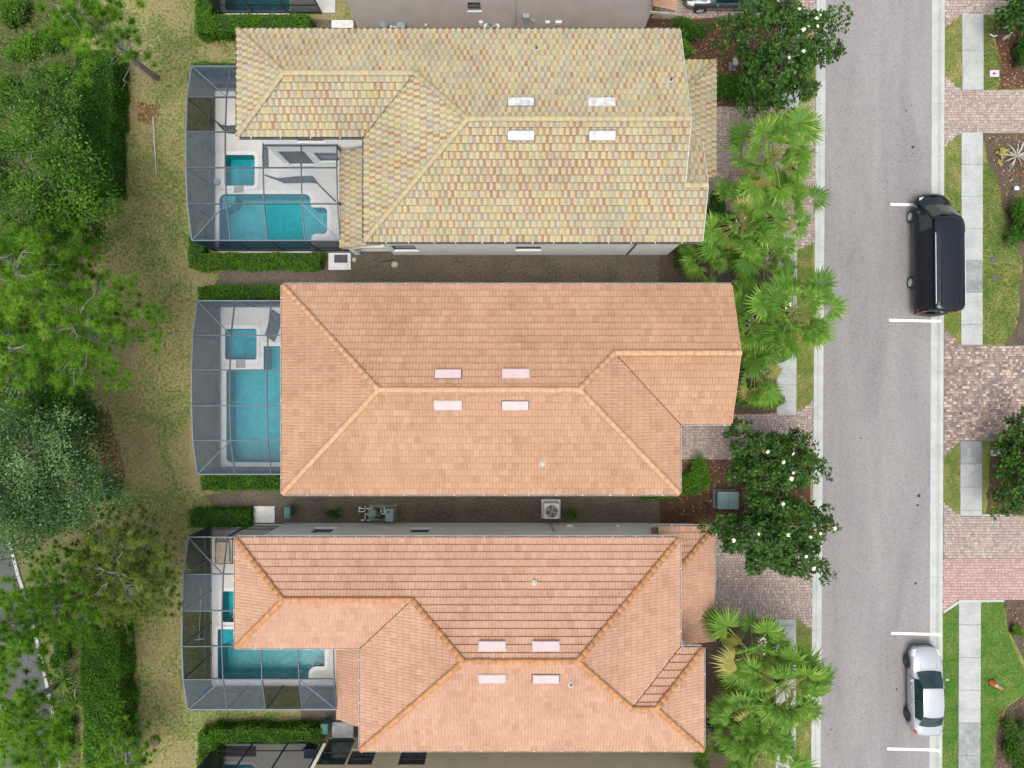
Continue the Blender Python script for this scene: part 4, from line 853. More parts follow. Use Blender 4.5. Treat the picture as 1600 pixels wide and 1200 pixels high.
def pipe(H, f, px, py, mat='gutter_dark', r_=.06, hh=.35):
    h = 7.0
    for _ in range(10):
        x, y = W(px, py, h); h = plane_h(f, x, y)+.1
    z = plane_h(f, x, y); p = MB().tube([(x, y, z-.05), (x, y, z+hh)], r_, 8).build('vent_pipe', M[mat], H)
    MB().lathe((x, y, z), [(.16, .03), (.15, .09), (r_+.01, .16)], 10).build('pipe_flashing', M['gutter'], p)
pipe(Hy, fy[1], 838, 76); pipe(Hy, fy[1], 1048, 125); pipe(Hc, fc[3], 848, 724, 'gutter', .05, .2); pipe(Hs, fs[1], 835, 911, 'gutter', .05, .2); pipe(Hs, fs[5], 892, 1070, 'gutter_dark', .05, .25)
# ------------------------------------------------------------------ screened pool cages
def cage(label, xs, ys, hs, east, missing=(), wallmat='screen_wall', fm='metal_frame', braces=(), rail=True, sides=('N', 'S', 'W'), loc=None):
    """xs west->east, ys north->south, hs height of each y line, east[j] = how many x bays row j has"""
    C = empty('pool_cage', ((xs[0]+xs[-1])/2, (ys[0]+ys[-1])/2, .1), label, 'pool cage', 'screened pool cages')
    nj = len(ys)-1; z0 = .1
    H = lambda j: hs[j]
    for j in range(len(ys)):                                            # cross beams
        n = max(east[j] if j < nj else 0, east[j-1] if j > 0 else 0); eavej = j in (0, nj)
        MB().bar((xs[0], ys[j], H(j)), (xs[n], ys[j], H(j)), .055 if not eavej else .06, .12).build('beam', M['metal_light' if eavej else fm], C)
    for i in range(len(xs)):                                            # long beams, bending down to the eaves
        mb = MB(); any_ = False
        for j in range(nj):
            if east[j] >= i: mb.bar((xs[i], ys[j], H(j)+.012), (xs[i], ys[j+1], H(j+1)+.012), .05 if i else .06, .10); any_ = True
        if any_: mb.build('beam', M[fm if i else 'metal_light'], C)
    for (a, b) in braces:
        MB().bar(a, b, .045, .07).build('brace', M['metal_light'], C)
    def post(x, y, z): MB().bar((x, y, z0), (x, y, z-.06), .075, .075).build('post', M['bronze' if wallmat == 'screen_black' else fm], C)
    for j in range(len(ys)):
        if 'W' in sides: post(xs[0], ys[j], H(j))
    for i in range(1, len(xs)):
        if 'N' in sides and east[0] >= i: post(xs[i], ys[0]-.001, H(0))
        if 'S' in sides and east[nj-1] >= i: post(xs[i], ys[nj]+.001, H(nj))
    def panel(vs, mat, nm='screen_panel'): MB().add(vs, [(0, 1, 2, 3)]).build(nm, M[mat], C)
    for j in range(nj):
        for i in range(east[j]):
            if (i, j) in missing: continue
            panel([(xs[i], ys[j+1], H(j+1)+.05), (xs[i+1], ys[j+1], H(j+1)+.05), (xs[i+1], ys[j], H(j)+.05), (xs[i], ys[j], H(j)+.05)], 'screen')
        if 'W' in sides: panel([(xs[0]-.03, ys[j], z0), (xs[0]-.03, ys[j+1], z0), (xs[0]-.03, ys[j+1], H(j+1)), (xs[0]-.03, ys[j], H(j))], wallmat)
    for i in range(len(xs)-1):
        if 'N' in sides and east[0] > i: panel([(xs[i], ys[0]+.03, z0), (xs[i+1], ys[0]+.03, z0), (xs[i+1], ys[0]+.03, H(0)), (xs[i], ys[0]+.03, H(0))], wallmat)
        if 'S' in sides and east[nj-1] > i: panel([(xs[i], ys[nj]-.03, z0), (xs[i+1], ys[nj]-.03, z0), (xs[i+1], ys[nj]-.03, H(nj)), (xs[i], ys[nj]-.03, H(nj))], wallmat)
    for s in sides:
        p = {'W': ((xs[0], ys[0]), (xs[0], ys[nj])), 'N': ((xs[0], ys[0]), (xs[east[0]], ys[0])), 'S': ((xs[0], ys[nj]), (xs[east[nj-1]], ys[nj]))}[s]
        for z, w in ((z0+.05, .06), (z0+.85, .045)):
            MB().bar((*p[0], z), (*p[1], z), .05, w).build('base_rail' if z < .5 else 'chair_rail', M['metal_light' if z < .5 else fm], C)
    return C
xs, ys, hs = [-16.85, -14.85, -12.9, -10.92], [4.46, 2.57, .74, -1.15, -2.98, -4.84], [3.0, 3.55, 3.7, 3.7, 3.55, 3.0]
cage('blue grey screened cage over the centre house pool', xs, ys, hs, [3]*5, braces=[((xs[0], ys[0], 3.04), (xs[1], ys[1], 3.6)), ((xs[0], ys[5], 3.04), (xs[1], ys[4], 3.6))])
xs, ys = [-17.15, -15.09, -13.1, -11.1, -9.22], [17.03, 15.16, 13.27, 11.39, 9.52, 7.69]
Cy = cage('screened pool cage behind the yellow roofed house', xs, ys, hs, [2, 2, 2, 4, 4], missing=((0, 1), (1, 1), (1, 2), (2, 4)), wallmat='screen_dark',
     braces=[((xs[0], ys[0], 3.04), (xs[1], ys[1], 3.6)), ((xs[0], ys[5], 3.04), (xs[1], ys[4], 3.6)), ((xs[4], ys[5], 3.04), (xs[3], ys[4], 3.6))])
MB().bar((-13.05, 12.58, 3.62), (-9.22, 12.58, 3.62), .07, .12).build('beam', M['bronze'], Cy)
for i in range(2, 4): MB().add([(xs[i], 11.39, 3.75), (xs[i+1], 11.39, 3.75), (xs[i+1], 12.6, 3.7), (xs[i], 12.6, 3.7)], [(0, 1, 2, 3)]).build('screen_panel', M['screen'], Cy)
for i in (3, 4): MB().bar((xs[i], 11.39, 3.70), (xs[i], 12.6, 3.66), .065, .1).build('beam', M['metal_frame' if i < 4 else 'bronze'], Cy)
for y in (12.5, 9.6, 7.75): MB().bar((-9.2, y, .1), (-9.2, y, 3.6 if y > 8 else 3.0), .09, .09).build('post', M['bronze'], Cy)
xs, ys = [-17.36, -15.26, -13.2, -11.25, -9.4], [-8.2, -10.05, -11.93, -13.8, -15.6, -17.44]
cage('torn dark screened cage behind the grey walled house', xs, ys, hs, [2, 2, 2, 4, 4], missing=((0, 0), (1, 0), (0, 2), (1, 2), (0, 3), (1, 3), (2, 3), (3, 3), (1, 1), (2, 4)), wallmat='screen_dark',
     braces=[((xs[0], ys[0], 3.04), (xs[1], ys[1], 3.6)), ((xs[0], ys[5], 3.04), (xs[1], ys[4], 3.6)), ((xs[4], ys[5], 3.04), (xs[3], ys[4], 3.6))])
xs, ys, hs2 = [-16.85, -14.9, -12.95, -11.0], [28, 25.5, 23.4, 21.42], [3.7, 3.7, 3.6, 3.0]
cage('dark framed pool cage cut off by the top edge', xs, ys, hs2, [3]*3, wallmat='screen_black', fm='bronze', sides=('S', 'W'), missing=((0, 2), (1, 2), (2, 2)))
xs, ys, hs2 = [-16.95, -14.95, -12.95, -10.95], [-20.73, -22.7, -24.8, -27], [3.0, 3.6, 3.7, 3.7]
cage('dark framed pool cage cut off by the bottom edge', xs, ys, hs2, [3]*3, wallmat='screen_black', fm='bronze', sides=('N', 'W'), missing=((0, 0), (1, 0), (2, 0)))

# loosened screen cloth hanging and lying on the decks
def drape(label, pts, mat='dark_fabric', name='loose_screen_cloth', z=.125):
    mb = MB(); n = len(pts)//2; up = [W(*p) for p in pts[:n]]; lo = [W(*p) for p in pts[n:]][::-1]; V = []; F = []; K = 4; S = 5
    for i in range(n-1):
        for s in range(S+(i == n-2)):
            t = s/S
            a = (up[i][0]*(1-t)+up[i+1][0]*t, up[i][1]*(1-t)+up[i+1][1]*t); b = (lo[i][0]*(1-t)+lo[i+1][0]*t, lo[i][1]*(1-t)+lo[i+1][1]*t)
            for k in range(K+1): q = k/K; V.append((a[0]*(1-q)+b[0]*q, a[1]*(1-q)+b[1]*q, z+.05*abs(math.sin(k*1.9+i*1.3+s*.7))+.02))
    rows = len(V)//(K+1)
    for r in range(rows-1):
        for k in range(K): F.append((r*(K+1)+k, (r+1)*(K+1)+k, (r+1)*(K+1)+k+1, r*(K+1)+k+1))
    o = mb.add(V, F).build(name, M[mat]); tag(o, label, 'screen cloth', 'loose screen cloths'); 
    md = o.modifiers.new('thick', 'SOLIDIFY'); md.thickness = .01
    return o
drape('dark loose screen cloth lying across the yellow house deck', [(415, 274), (436, 280), (462, 277), (489, 276), (500, 290), (526, 315), (525, 317), (496, 288), (484, 287), (446, 288), (434, 283), (415, 276)])
drape('dark loose screen cloth folded beside the yellow house spa', [(412, 229), (411, 245), (412, 262), (420.5, 262), (420.5, 245), (420, 232)])
drape('loose screen cloth at the corner of the yellow house wing', [(336, 188), (346, 196), (356, 198), (374, 197), (374, 211), (358, 210), (350, 205), (337, 190)])
drape('grey loose screen cloth beside the centre house spa', [(426, 484), (421, 505), (415, 524), (430, 535), (437, 518), (444, 495)])
drape('brown lounger cushion on the grey walled house deck', [(342, 845), (341, 862), (342, 878), (362, 878), (362, 862), (361, 845)], 'tan_fabric', 'lounger_cushion', .3)
bpy.data.objects['lounger_cushion']['category'] = 'cushion'; del bpy.data.objects['lounger_cushion']['group']
mb = MB(); a = W(338, 842, .2); b = W(364, 880, .2)
for q in ((a[0], a[1]), (b[0], a[1]), (a[0], b[1]), (b[0], b[1])): mb.bar((q[0], q[1], .1), (q[0], q[1], .3), .05)
mb.bar((a[0], a[1], .28), (a[0], b[1], .28), .05); mb.bar((b[0], a[1], .28), (b[0], b[1], .28), .05); mb.bar((a[0], a[1], .28), (b[0], a[1], .28), .05); mb.bar((a[0], b[1], .28), (b[0], b[1], .28), .05)
tl = empty('sun_lounger', ((a[0]+b[0])/2, (a[1]+b[1])/2, .1), 'dark metal lounger frame under the brown cushion', 'lounger'); mb.build('frame', M['bronze'], tl)
x, y = W(340, 285, .2); t = empty('potted_plant', (x, y, .1), 'small potted plant on the yellow house deck edge', 'plant')
MB().lathe((x, y, .1), [(.001, 0), (.13, 0), (.17, .28), (.14, .28), (.13, .24), (.001, .24)], 12).build('pot', M['grey_plastic'], t)
a = W(314.5, 917, .3); b = W(311, 1000, .3)
t = empty('pool_pole', (a[0], a[1], .15), 'long white pool skimmer pole lying outside the dark cage deck', 'pole'); mb = MB(); mb.tube([(a[0], a[1], .3), (b[0], b[1], .3)], .022, 8); mb.build('shaft', M['pvc_white'], t)
mb = MB(); mb.tube([(b[0]-.25, b[1], .3), (b[0]+.3, b[1]+.08, .3)], .03, 6); mb.build('brush_head', M['pvc_white'], t)
mb = MB(); mb.tube([(a[0]+.35*math.cos(q), a[1]+.35+.35*math.sin(q), .3) for q in np.linspace(0, 2*math.pi, 14)], .02, 5); mb.build('net_hoop', M['grey_metal'], t)
x, y = W(484, 1175, .5); t = empty('deck_chair', (x, y, .1), 'blue deck chair on the bottom edge deck', 'chair')
mb = MB(); mb.bar((x-.35, y-.1, .42), (x+.35, y-.1, .45), .6, .04); mb.build('seat', M['blue_cloth'], t); mb = MB(); mb.bar((x-.33, y+.22, .5), (x+.33, y+.22, .5), .05, .9, up=(0, .3, 1)); mb.build('backrest', M['blue_cloth'], t)
for sx in (-.3, .3):
    for sy in (-.35, .2): MB().bar((x+sx, y+sy, .1), (x+sx, y+sy, .43), .04).build('leg', M['bronze'], t)
p = [W(*q, .11) for q in ((345, 1166), (400, 1166), (400, 1182), (345, 1182))]
tag(MB().prism(p, .1, .12).build('floor_mat', M['dark_fabric']), 'grey mat on the bottom edge pool deck', 'mat')

# ------------------------------------------------------------------ utilities around the houses
def slab(label, px0, py0, px1, py1, mat='pad', h=.1):
    a = W(px0, py0, h); b = W(px1, py1, h)
    o = MB().box(a[0], b[0], b[1], a[1], 0, h).build('concrete_pad', M[mat], bevel=.01); return tag(o, label, 'pad', 'pale concrete pads')
slab('pale concrete pad beside the grey walled house cage', 395.5, 791, 429, 817); slab('pale concrete pad by the yellow house cage with a dark mat', 513, 395, 548, 421.5)
slab('blank pale concrete pad near the tan house', 518.5, 1129, 552, 1156); slab('pale concrete pad left of the taupe house', 518, 31, 552, 46)
a = W(522, 398, .12); b = W(543, 410.5, .12); tag(MB().box(a[0], b[0], b[1], a[1], .1, .118).build('door_mat', M['dark_fabric']), 'dark door mat on the pad by the yellow house', 'mat')
def ac_unit(label, px, py, s=.88):
    x, y = W(px, py, .85); t = empty('air_conditioner', (x, y, 0), label, 'air conditioner', 'air conditioner condensers')
    MB().box(x-.55, x+.55, y-.55, y+.55, 0, .08).build('base', M['pad'], t, bevel=.01)
    h = .82; MB().box(x-s/2, x+s/2, y-s/2, y+s/2, .08, h).build('cabinet', M['trim_white'], t, bevel=.05)
    MB().lathe((x, y, 0), [(.36, h+.004), (.36, h+.03), (.33, h+.03), (.33, h+.006), (.001, h+.006)], 24).build('fan_shroud', M['grey_plastic'], t)
    for k in range(4):
        q = R(90*k+20); mb = MB(); c, s_ = math.cos(q), math.sin(q)
        mb.add([(x+c*.06-s_*.05, y+s_*.06+c*.05, h+.012), (x+c*.06+s_*.05, y+s_*.06-c*.05, h+.03), (x+c*.31+s_*.13, y+s_*.31-c*.13, h+.03), (x+c*.31-s_*.07, y+s_*.31+c*.07, h+.012)], [(0, 1, 2, 3)]); mb.build('fan_blade', M['gutter_dark'], t)
    mb = MB()
    for rr in (.1, .18, .26, .345): mb.tube([(x+rr*math.cos(q), y+rr*math.sin(q), h+.05) for q in np.linspace(0, 2*math.pi, 25)], .006, 4)
    for k in range(8): q = R(45*k); mb.bar((x, y, h+.055), (x+.36*math.cos(q), y+.36*math.sin(q), h+.045), .01)
    mb.lathe((x, y, 0), [(.08, h+.045), (.08, h+.065), (.001, h+.07)], 12); mb.build('grille', M['grey_metal'], t)
ac_unit('white air conditioner beside the grey wall', 862, 799); ac_unit('white air conditioner below the taupe wall', 768, 45)
def pool_plant(label, x, y, m=1):
    t = empty('pool_equipment', (x, y, 0), label, 'pool equipment', 'pool pump sets')
    MB().box(x-.35, x+1.25, y-.45, y+.45, 0, .08).build('base', M['concrete_worn'], t)
    MB().lathe((x-.05, y+.05, .08), [(.001, 0), (.27, 0), (.28, .7), (.22, .86), (.1, .92), (.06, 1.0), (.001, 1.0)], 18).build('filter_tank', M['grey_plastic'], t, smooth=True)
    MB().lathe((x+.35, y-.2, .3), [(.001, -.3), (.13, -.3), (.13, .05), (.09, .06), (.09, .35), (.001, .36)], 14, 'x').build('pump', M['gutter_dark'], t, smooth=True)
    b = MB().box(x+.72, x+1.2, y-.36, y+.36, .08, .95).build('heater', M['grey_plastic'], t, bevel=.04)
    MB().box(x+.85, x+.98, y+.12, y+.24, .95, .975).build('heater_panel', M['black_plastic'], b)
    pipes = [[(-.9, .35, .12), (-.9, .1, .12)], [(-.95, .1, .3), (-.55, .1, .3), (-.55, .4, .3)], [(-.55, -.35, .2), (-.55, -.05, .2), (-.3, -.05, .2)], [(-.45, .3, .45), (-.1, .3, .45), (-.1, .45, .45)], [(.15, -.35, .3), (.15, -.1, .3), (.3, -.1, .5)], [(.42, .25, .5), (.42, .0, .5), (.62, .0, .5)], [(.62, .4, .55), (.62, 0, .55)], [(-.8, -.42, .15), (-.6, -.42, .15)], [(-.45, -.42, .15), (-.25, -.42, .15)], [(-.85, .35, .05), (-.85, .35, .5), (-.6, .3, .5)]]
    for q in pipes: mb = MB(); mb.tube([(x+a, y+b_, z) for a, b_, z in q], .035, 7); mb.build('pipe', M['pvc_white'], t)
    for a, b_ in ((-.75, .22), (-.4, -.2), (.2, .2)): MB().lathe((x+a, y+b_, .2), [(.001, 0), (.08, 0), (.08, .16), (.001, .18)], 10).build('valve', M['black_plastic'], t)
pool_plant('pool pump set with white pipes beside the grey wall', *W(584, 803, .5)); pool_plant('pool pump set with white pipes below the taupe wall', *W(602, 42, .5))
def bin_(label, px, py, w, d, h):
    x, y = W(px, py, h); t = empty('waste_bin', (x, y, 0), label, 'bin', 'dark teal bins')
    mb = MB(); mb.add([(x-w*.42, y-d*.42, 0), (x+w*.42, y-d*.42, 0), (x+w*.42, y+d*.42, 0), (x-w*.42, y+d*.42, 0), (x-w/2, y-d/2, h), (x+w/2, y-d/2, h), (x+w/2, y+d/2, h), (x-w/2, y+d/2, h)], [(3, 2, 1, 0), (0, 1, 5, 4), (1, 2, 6, 5), (2, 3, 7, 6), (3, 0, 4, 7)]); mb.build('body', M['teal_plastic'], t)
    MB().box(x-w/2-.02, x+w/2+.02, y-d/2-.02, y+d/2+.02, h+.001, h+.06).build('lid', M['teal_plastic'], t, bevel=.02)
    mb = MB(); mb.tube([(x-w/2, y+d/2+.05, h-.05), (x+w/2, y+d/2+.05, h-.05)], .02, 6); mb.build('handle', M['black_plastic'], t)
bin_('narrow dark teal bin beside the grey walled house cage', 449, 801, .3, .6, .9); bin_('dark teal bin beside the blank concrete pad', 507, 1139, .36, .55, .9)
def cabinet(label, px0, py0, px1, py1, h, name, mat, cat):
    a = W(px0, py0, h); b = W(px1, py1, h); x0, x1, y0, y1 = a[0], b[0], b[1], a[1]; c = ((x0+x1)/2, (y0+y1)/2)
    t = empty(name, (*c, 0), label, cat); MB().box(x0-.06, x1+.06, y0-.06, y1+.06, 0, .08).build('base', M['concrete_worn'], t)
    MB().box(x0, x1, y0, y1, .08, h-.06).build('body', M[mat], t, bevel=.02); l = MB().box(x0-.02, x1+.02, y0-.02, y1+.02, h-.058, h).build('lid', M[mat], t, bevel=.02)
    MB().box(c[0]-.006, c[0]+.006, y0, y1, h+.001, h+.004).build('seam', M['black_plastic'], l); return t
cabinet('teal grey utility cabinet between the two central magnolias', 1122, 769, 1154, 795, .8, 'utility_cabinet', 'box_green', 'utility box')
cabinet('small grey cable box in the top mulch bed', 1146, 91, 1153, 101, .7, 'cable_box', 'grey_metal', 'utility box')
def meter_lid(label, px, py, ang=0):
    x, y = W(px, py, .02); t = empty('meter_cover', (x, y, 0), label, 'meter cover', 'lilac water meter covers')
    mb = MB(); mb.prism(rounded([(x-.27, y-.19), (x+.27, y-.19), (x+.27, y+.19), (x-.27, y+.19)], .06, 3), 0, .045); mb.build('lid', M['lilac'], t); MB().box(x-.09, x+.06, y-.05, y+.04, .046, .05).build('slot', M['black_plastic'], t)
meter_lid('lilac meter cover in the upper right bed', 1553.5, 115); meter_lid('lilac meter cover near the right edge magnolia', 1555.5, 707.5)
for px, py, l in ((1551.5, 407, 'dark round valve lid nearer the top of the van side lawn'), (1555, 434, 'dark round valve lid lower on the van side lawn')):
    x, y = W(px, py); mb = MB(); mb.lathe((x, y, 0), [(.2, 0), (.2, .03), (.17, .035), (.165, .028), (.001, .028)], 16); o = mb.build('valve_cover', M['gutter_dark']); tag(o, l, 'valve cover', 'round valve lids')
# traffic cone
x, y = W(1549, 1066); t = empty('traffic_cone', (x, y, 0), 'orange traffic cone with a white collar on the lawn', 'cone')
MB().prism(rounded([(x-.19, y-.19), (x+.19, y-.19), (x+.19, y+.19), (x-.19, y+.19)], .05, 3), .014, .05).build('base', M['rubber'], t)
MB().lathe((x, y, .05), [(.15, 0), (.145, .03), (.045, .88), (.03, .9), (.001, .9)], 18).build('body', M['orange'], t, smooth=True)
MB().lathe((x, y, .05), [(.100, .44), (.078, .62)], 18).build('reflective_band', M['pvc_white'], t, smooth=True); MB().lathe((x, y, .05), [(.069, .70), (.057, .80)], 18).build('reflective_band', M['pvc_white'], t, smooth=True)
# loose bits
def stick(label, name, pts, rad, mat, cat):
    mb = MB(); mb.tube(pts, rad, 7); return tag(mb.build(name, M[mat]), label, cat)
a, b, c = W(239.5, 183, .05), W(242, 230, .05), W(244.5, 272, .05); stick('thin bare pole lying on the back lawn', 'fallen_pole', [(*a, .06), (*b, .07), (*c, .05)], [.055, .05, .03], 'dead_wood', 'pole')
a, b = W(594, 410), W(616, 406.5); stick('lime green stick beside the pale rock', 'garden_stick', [(*a, .1), (*b, .12)], .03, 'grass_green', 'stick')
def rock(label, px, py, r_):
    x, y = W(px, py); bm = bmesh.new(); bmesh.ops.create_icosphere(bm, subdivisions=2, radius=r_)
    for v in bm.verts: v.co *= random.uniform(.8, 1.15); v.co.z *= .6; v.co += Vector((x, y, r_*.35))
    me = bpy.data.meshes.new('rock'); bm.to_mesh(me); bm.free(); tag(link('rock', me, M['rock']), label, 'rock')
rock('pale rock beside the lime green stick', 617, 414, .2); rock('small pale stone by the dark door mat pad', 554, 406, .14); rock('dark lump on the lower back lawn', 244, 1157, .3); bpy.data.objects['rock.002'].data.materials[0] = M['bark_brown']
x, y = W(1572, 58); stick('pale teal tube lying in the upper right mulch', 'plastic_tube', [(x-.24, y-.17, .1), (x+.26, y+.19, .1)], .09, 'grey_metal', 'tube')
x, y = W(1551, 57); stick('small bent white stick near the pale teal tube', 'garden_stick', [(x-.2, y+.1, .08), (x, y-.05, .1), (x+.2, y+.02, .08)], .035, 'pvc_white', 'stick')
x, y = W(1587, 295, .3); t = empty('garden_light', (x, y, 0), 'small white garden light in the dark mulch bed', 'lamp'); mb = MB(); mb.tube([(x, y, 0), (x, y, .35)], .025, 6); mb.build('stake', M['grey_metal'], t); MB().box(x-.12, x+.12, y-.1, y+.1, .35, .42).build('head', M['pvc_white'], t, bevel=.02)
# security camera on the grey walled house garage corner
x, y = W(1118, 834, 2.6); Cc = MB().lathe((x, y, 2.6), [(.001, 0), (.07, 0), (.08, .1), (.001, .14)], 12).build('camera_dome', M['pvc_white'], Hs)

# ------------------------------------------------------------------ vehicles
def interp(tab, ys):
    tab = sorted(tab); Y = np.array([t[0] for t in tab]); out = []
    A = np.array(tab)
    for y in ys:                                   # catmull-rom through the stations
        i = min(max(np.searchsorted(Y, y)-1, 0), len(Y)-2); p1, p2 = A[i], A[i+1]; p0 = A[max(i-1, 0)]; p3 = A[min(i+2, len(Y)-1)]
        t = (y-p1[0])/(p2[0]-p1[0]); m1 = (p2-p0)/max(p2[0]-p0[0], 1e-6)*(p2[0]-p1[0]); m2 = (p3-p1)/max(p3[0]-p1[0], 1e-6)*(p2[0]-p1[0])
        h = (2*t**3-3*t**2+1)*p1+(t**3-2*t**2+t)*m1+(-2*t**3+3*t**2)*p2+(t**3-t**2)*m2; h[0] = y; out.append(h)
    return out
def car_body(tab, ys, prof):
    """loft: returns grid[i][j] of points, right half mirrored; j runs left sill -> over roof -> right sill"""
    G = []
    for row in interp(tab, ys):
        half = prof(row); yy = row[0]; bow = lambda x, z: yy+.17*max(-1, min(1, yy/1.2))*((.45-(x/.92)**2) if z > .5 else (.3-(x/.92)**2))
        pts = [(-x, bow(x, z), z) for x, z in half]+[(x, bow(x, z), z) for x, z in half[::-1][1:]]; G.append(pts)
    return G
def patch(G, ir, jr, lift=0.0):
    mb = MB(); i0, i1 = ir; j0, j1 = jr; n = j1-j0+1
    vs = [Vector(G[i][j]) for i in range(i0, i1+1) for j in range(j0, j1+1)]
    mb.add(vs, [(a*n+b, (a+1)*n+b, (a+1)*n+b+1, a*n+b+1) for a in range(i1-i0) for b in range(n-1)]); return mb
def wheel(t, x, y, r_, w, side, rim, spokes=5):
    wl = empty('wheel', (x, y, r_), parent=t); WLOC[wl.name] = Vector((0, 0, 0))
    def at(mb, nm, mat, sm=False):
        o = mb.build(nm, M[mat], None, smooth=sm); o.parent = wl; return o
    k = side
    at(MB().lathe((0, 0, 0), [(r_*.66, -w/2*k), (r_*.9, -w/2*k), (r_, -w*.36*k), (r_, w*.36*k), (r_*.92, w/2*k), (r_*.66, w*.5*k), (r_*.62, w*.3*k)], 28, 'x'), 'tyre', 'rubber', True)
    mb = MB(); mb.lathe((0, 0, 0), [(r_*.67, w*.47*k), (r_*.63, w*.47*k), (r_*.6, w*.3*k), (r_*.001, w*.25*k)], 28, 'x'); at(mb, 'rim', rim, True)
    for s in range(spokes):
        q = 2*math.pi*s/spokes; mb = MB(); mb.bar((w*.44*k, math.cos(q)*.05, math.sin(q)*.05), (w*.44*k, math.cos(q)*r_*.63, math.sin(q)*r_*.63), .055, .03, up=(1, 0, 0)); at(mb, 'spoke', rim)
    at(MB().lathe((0, 0, 0), [(.07, w*.44*k), (.06, w*.5*k), (.001, w*.5*k)], 12, 'x'), 'hub_cap', rim)
def sedan(label, loc, rz, paint, rim, group=None):
    t = empty('parked_car', (0, 0, 0), label, 'car', group)
    #      y     w    zb   zs   wr   ze   zr
    tab = [(-2.47, .62, .38, .70, .44, .74, .75), (-2.40, .76, .30, .86, .58, .93, .95), (-2.2, .84, .24, .93, .64, 1.01, 1.04), (-1.80, .89, .22, .96, .66, 1.06, 1.10), (-1.15, .915, .2, .97, .57, 1.36, 1.41), (-.5, .92, .2, .965, .585, 1.425, 1.47),
           (.1, .92, .2, .955, .58, 1.42, 1.47), (.42, .918, .2, .945, .565, 1.38, 1.44), (1.22, .905, .2, .92, .70, .965, 1.01), (1.75, .89, .2, .86, .64, .90, .94), (2.2, .83, .22, .76, .55, .80, .83), (2.40, .72, .26, .67, .46, .70, .72), (2.50, .56, .32, .58, .36, .60, .61)]
    def prof(r):
        _, w, zb, zs, wr, ze, zr = r
        return [(0, zb), (w*.86, zb), (w*.965, zb+.12), (w, zb+(zs-zb)*.42), (w*.985, zs-.13), (w*.945, zs-.035), (w*.90, zs), (w*.90*.5+wr*.5, zs*.5+ze*.5), (wr, ze), (wr*.78, ze+(zr-ze)*.55), (wr*.4, ze+(zr-ze)*.9), (0, zr)]
    ys = sorted(set([round(v, 3) for v in np.linspace(-2.47, 2.5, 46)]+[-1.80, -1.15, .42, 1.22, -1.45, .85])); G = car_body(tab, ys, prof); idx = {y: i for i, y in enumerate(ys)}; ni = len(ys)-1; nj = len(G[0])-1
    wr_, wf_ = (idx[-1.80], idx[-1.15]), (idx[.42], idx[1.22]); sd_ = (idx[-1.45], idx[.85])
    skip = set()
    def cut(ir, jr):
        for i in range(*ir):
            for j in range(*jr): skip.add((i, j))
    cut(wr_, (8, 14)); cut(wf_, (8, 14)); cut(sd_, (6, 8)); cut(sd_, (14, 16)); hl, tl_ = (ni-4, ni-1), (1, 3)
    for r_ in (hl, tl_): cut(r_, (4, 7)); cut(r_, (15, 18))
    mb = MB(); n = nj+1; mb.v = [p for r in G for p in r]
    mb.f = [(i*n+j, (i+1)*n+j, (i+1)*n+j+1, i*n+j+1) for i in range(ni) for j in range(nj) if (i, j) not in skip]+[tuple(range(n)), tuple(ni*n+j for j in range(n))[::-1]]
    mb.build('body', M[paint], t, smooth=True)
    patch(G, wf_, (8, 14)).build('windscreen', M['car_glass'], t, smooth=True); patch(G, wr_, (8, 14)).build('rear_window', M['car_glass'], t, smooth=True)
    for jr in ((6, 8), (14, 16)):
        o = patch(G, sd_, jr).build('side_window', M['car_glass'], t, smooth=True)
        x_ = G[idx[-.5] if -.5 in idx else len(ys)//2][7 if jr[0] == 6 else 15]
        k = -1 if jr[0] == 6 else 1; m = MB(); m.bar((k*.835, -.35, .96), (k*.60, -.40, 1.40), .07, .03, up=(k, 0, .3)); m.build('pillar', M['black_plastic'], o)
    for k in (-1, 1):
        m = MB(); m.box(-.09, .09, -.06, .06, -.06, .06); m.v = [(k*1.0+x, .78+y-(.03 if x*k > 0 else 0), 1.0+z) for x, y, z in m.v]; mm = m.build('mirror', M[paint], t, bevel=.025)
        m = MB(); m.bar((k*.84, .80, .96), (k*.95, .79, .98), .05); m.build('mirror_arm', M['black_plastic'], mm)
        jr = (4, 7) if k < 0 else (15, 18); patch(G, hl, jr).build('headlight', M['lamp_clear'], t, smooth=True); patch(G, tl_, jr).build('tail_light', M['lamp_red'], t, smooth=True)
        for y_ in (.28, -.72): m = MB(); m.bar((k*.925, y_-.1, .84), (k*.925, y_+.1, .845), .03, .035); m.build('door_handle', M[paint], t, bevel=.008)
        for y_ in (.9, -.35, -1.3):
            m = MB(); m.bar((k*.922, y_, .35), (k*.905, y_-.03, .92), .008, .012, up=(0, 1, 0)); m.build('door_seam', M['black_plastic'], t)
        for y_ in (1.55, -1.5):
            wheel(t, k*.84, y_, .33, .23, k, rim)
            m = MB(); m.lathe((0, 0, 0), [(.385, 0), (.33, .001), (.001, .002)], 26, 'x'); m.v = [(k*.926+x*k*.1, y_+y, .34+max(z, -.16)) for x, y, z in m.v]; m.build('wheel_arch', M['black_plastic'], t)
    m = MB(); m.bar((-.45, 2.54, .45), (.45, 2.54, .45), .04, .16); m.build('grille', M['black_plastic'], t); m = MB(); m.bar((-.50, 2.52, .64), (.50, 2.52, .64), .07, .05); m.build('grille_bar', M['bronze'], t)
    for k in (-1, 1): m = MB(); m.tube([(k*.42, 1.2, 1.01), (k*.45, 1.7, .945), (k*.36, 2.2, .835)], .008, 4); m.build('hood_crease', M[paint], t)
    t.location = loc; t.rotation_euler = (0, 0, rz); return t
sedan('silver sedan with dark glass parked at the lower right', (23.62, -17.5, -.092), R(.6), 'silver_paint', 'alloy_dark')
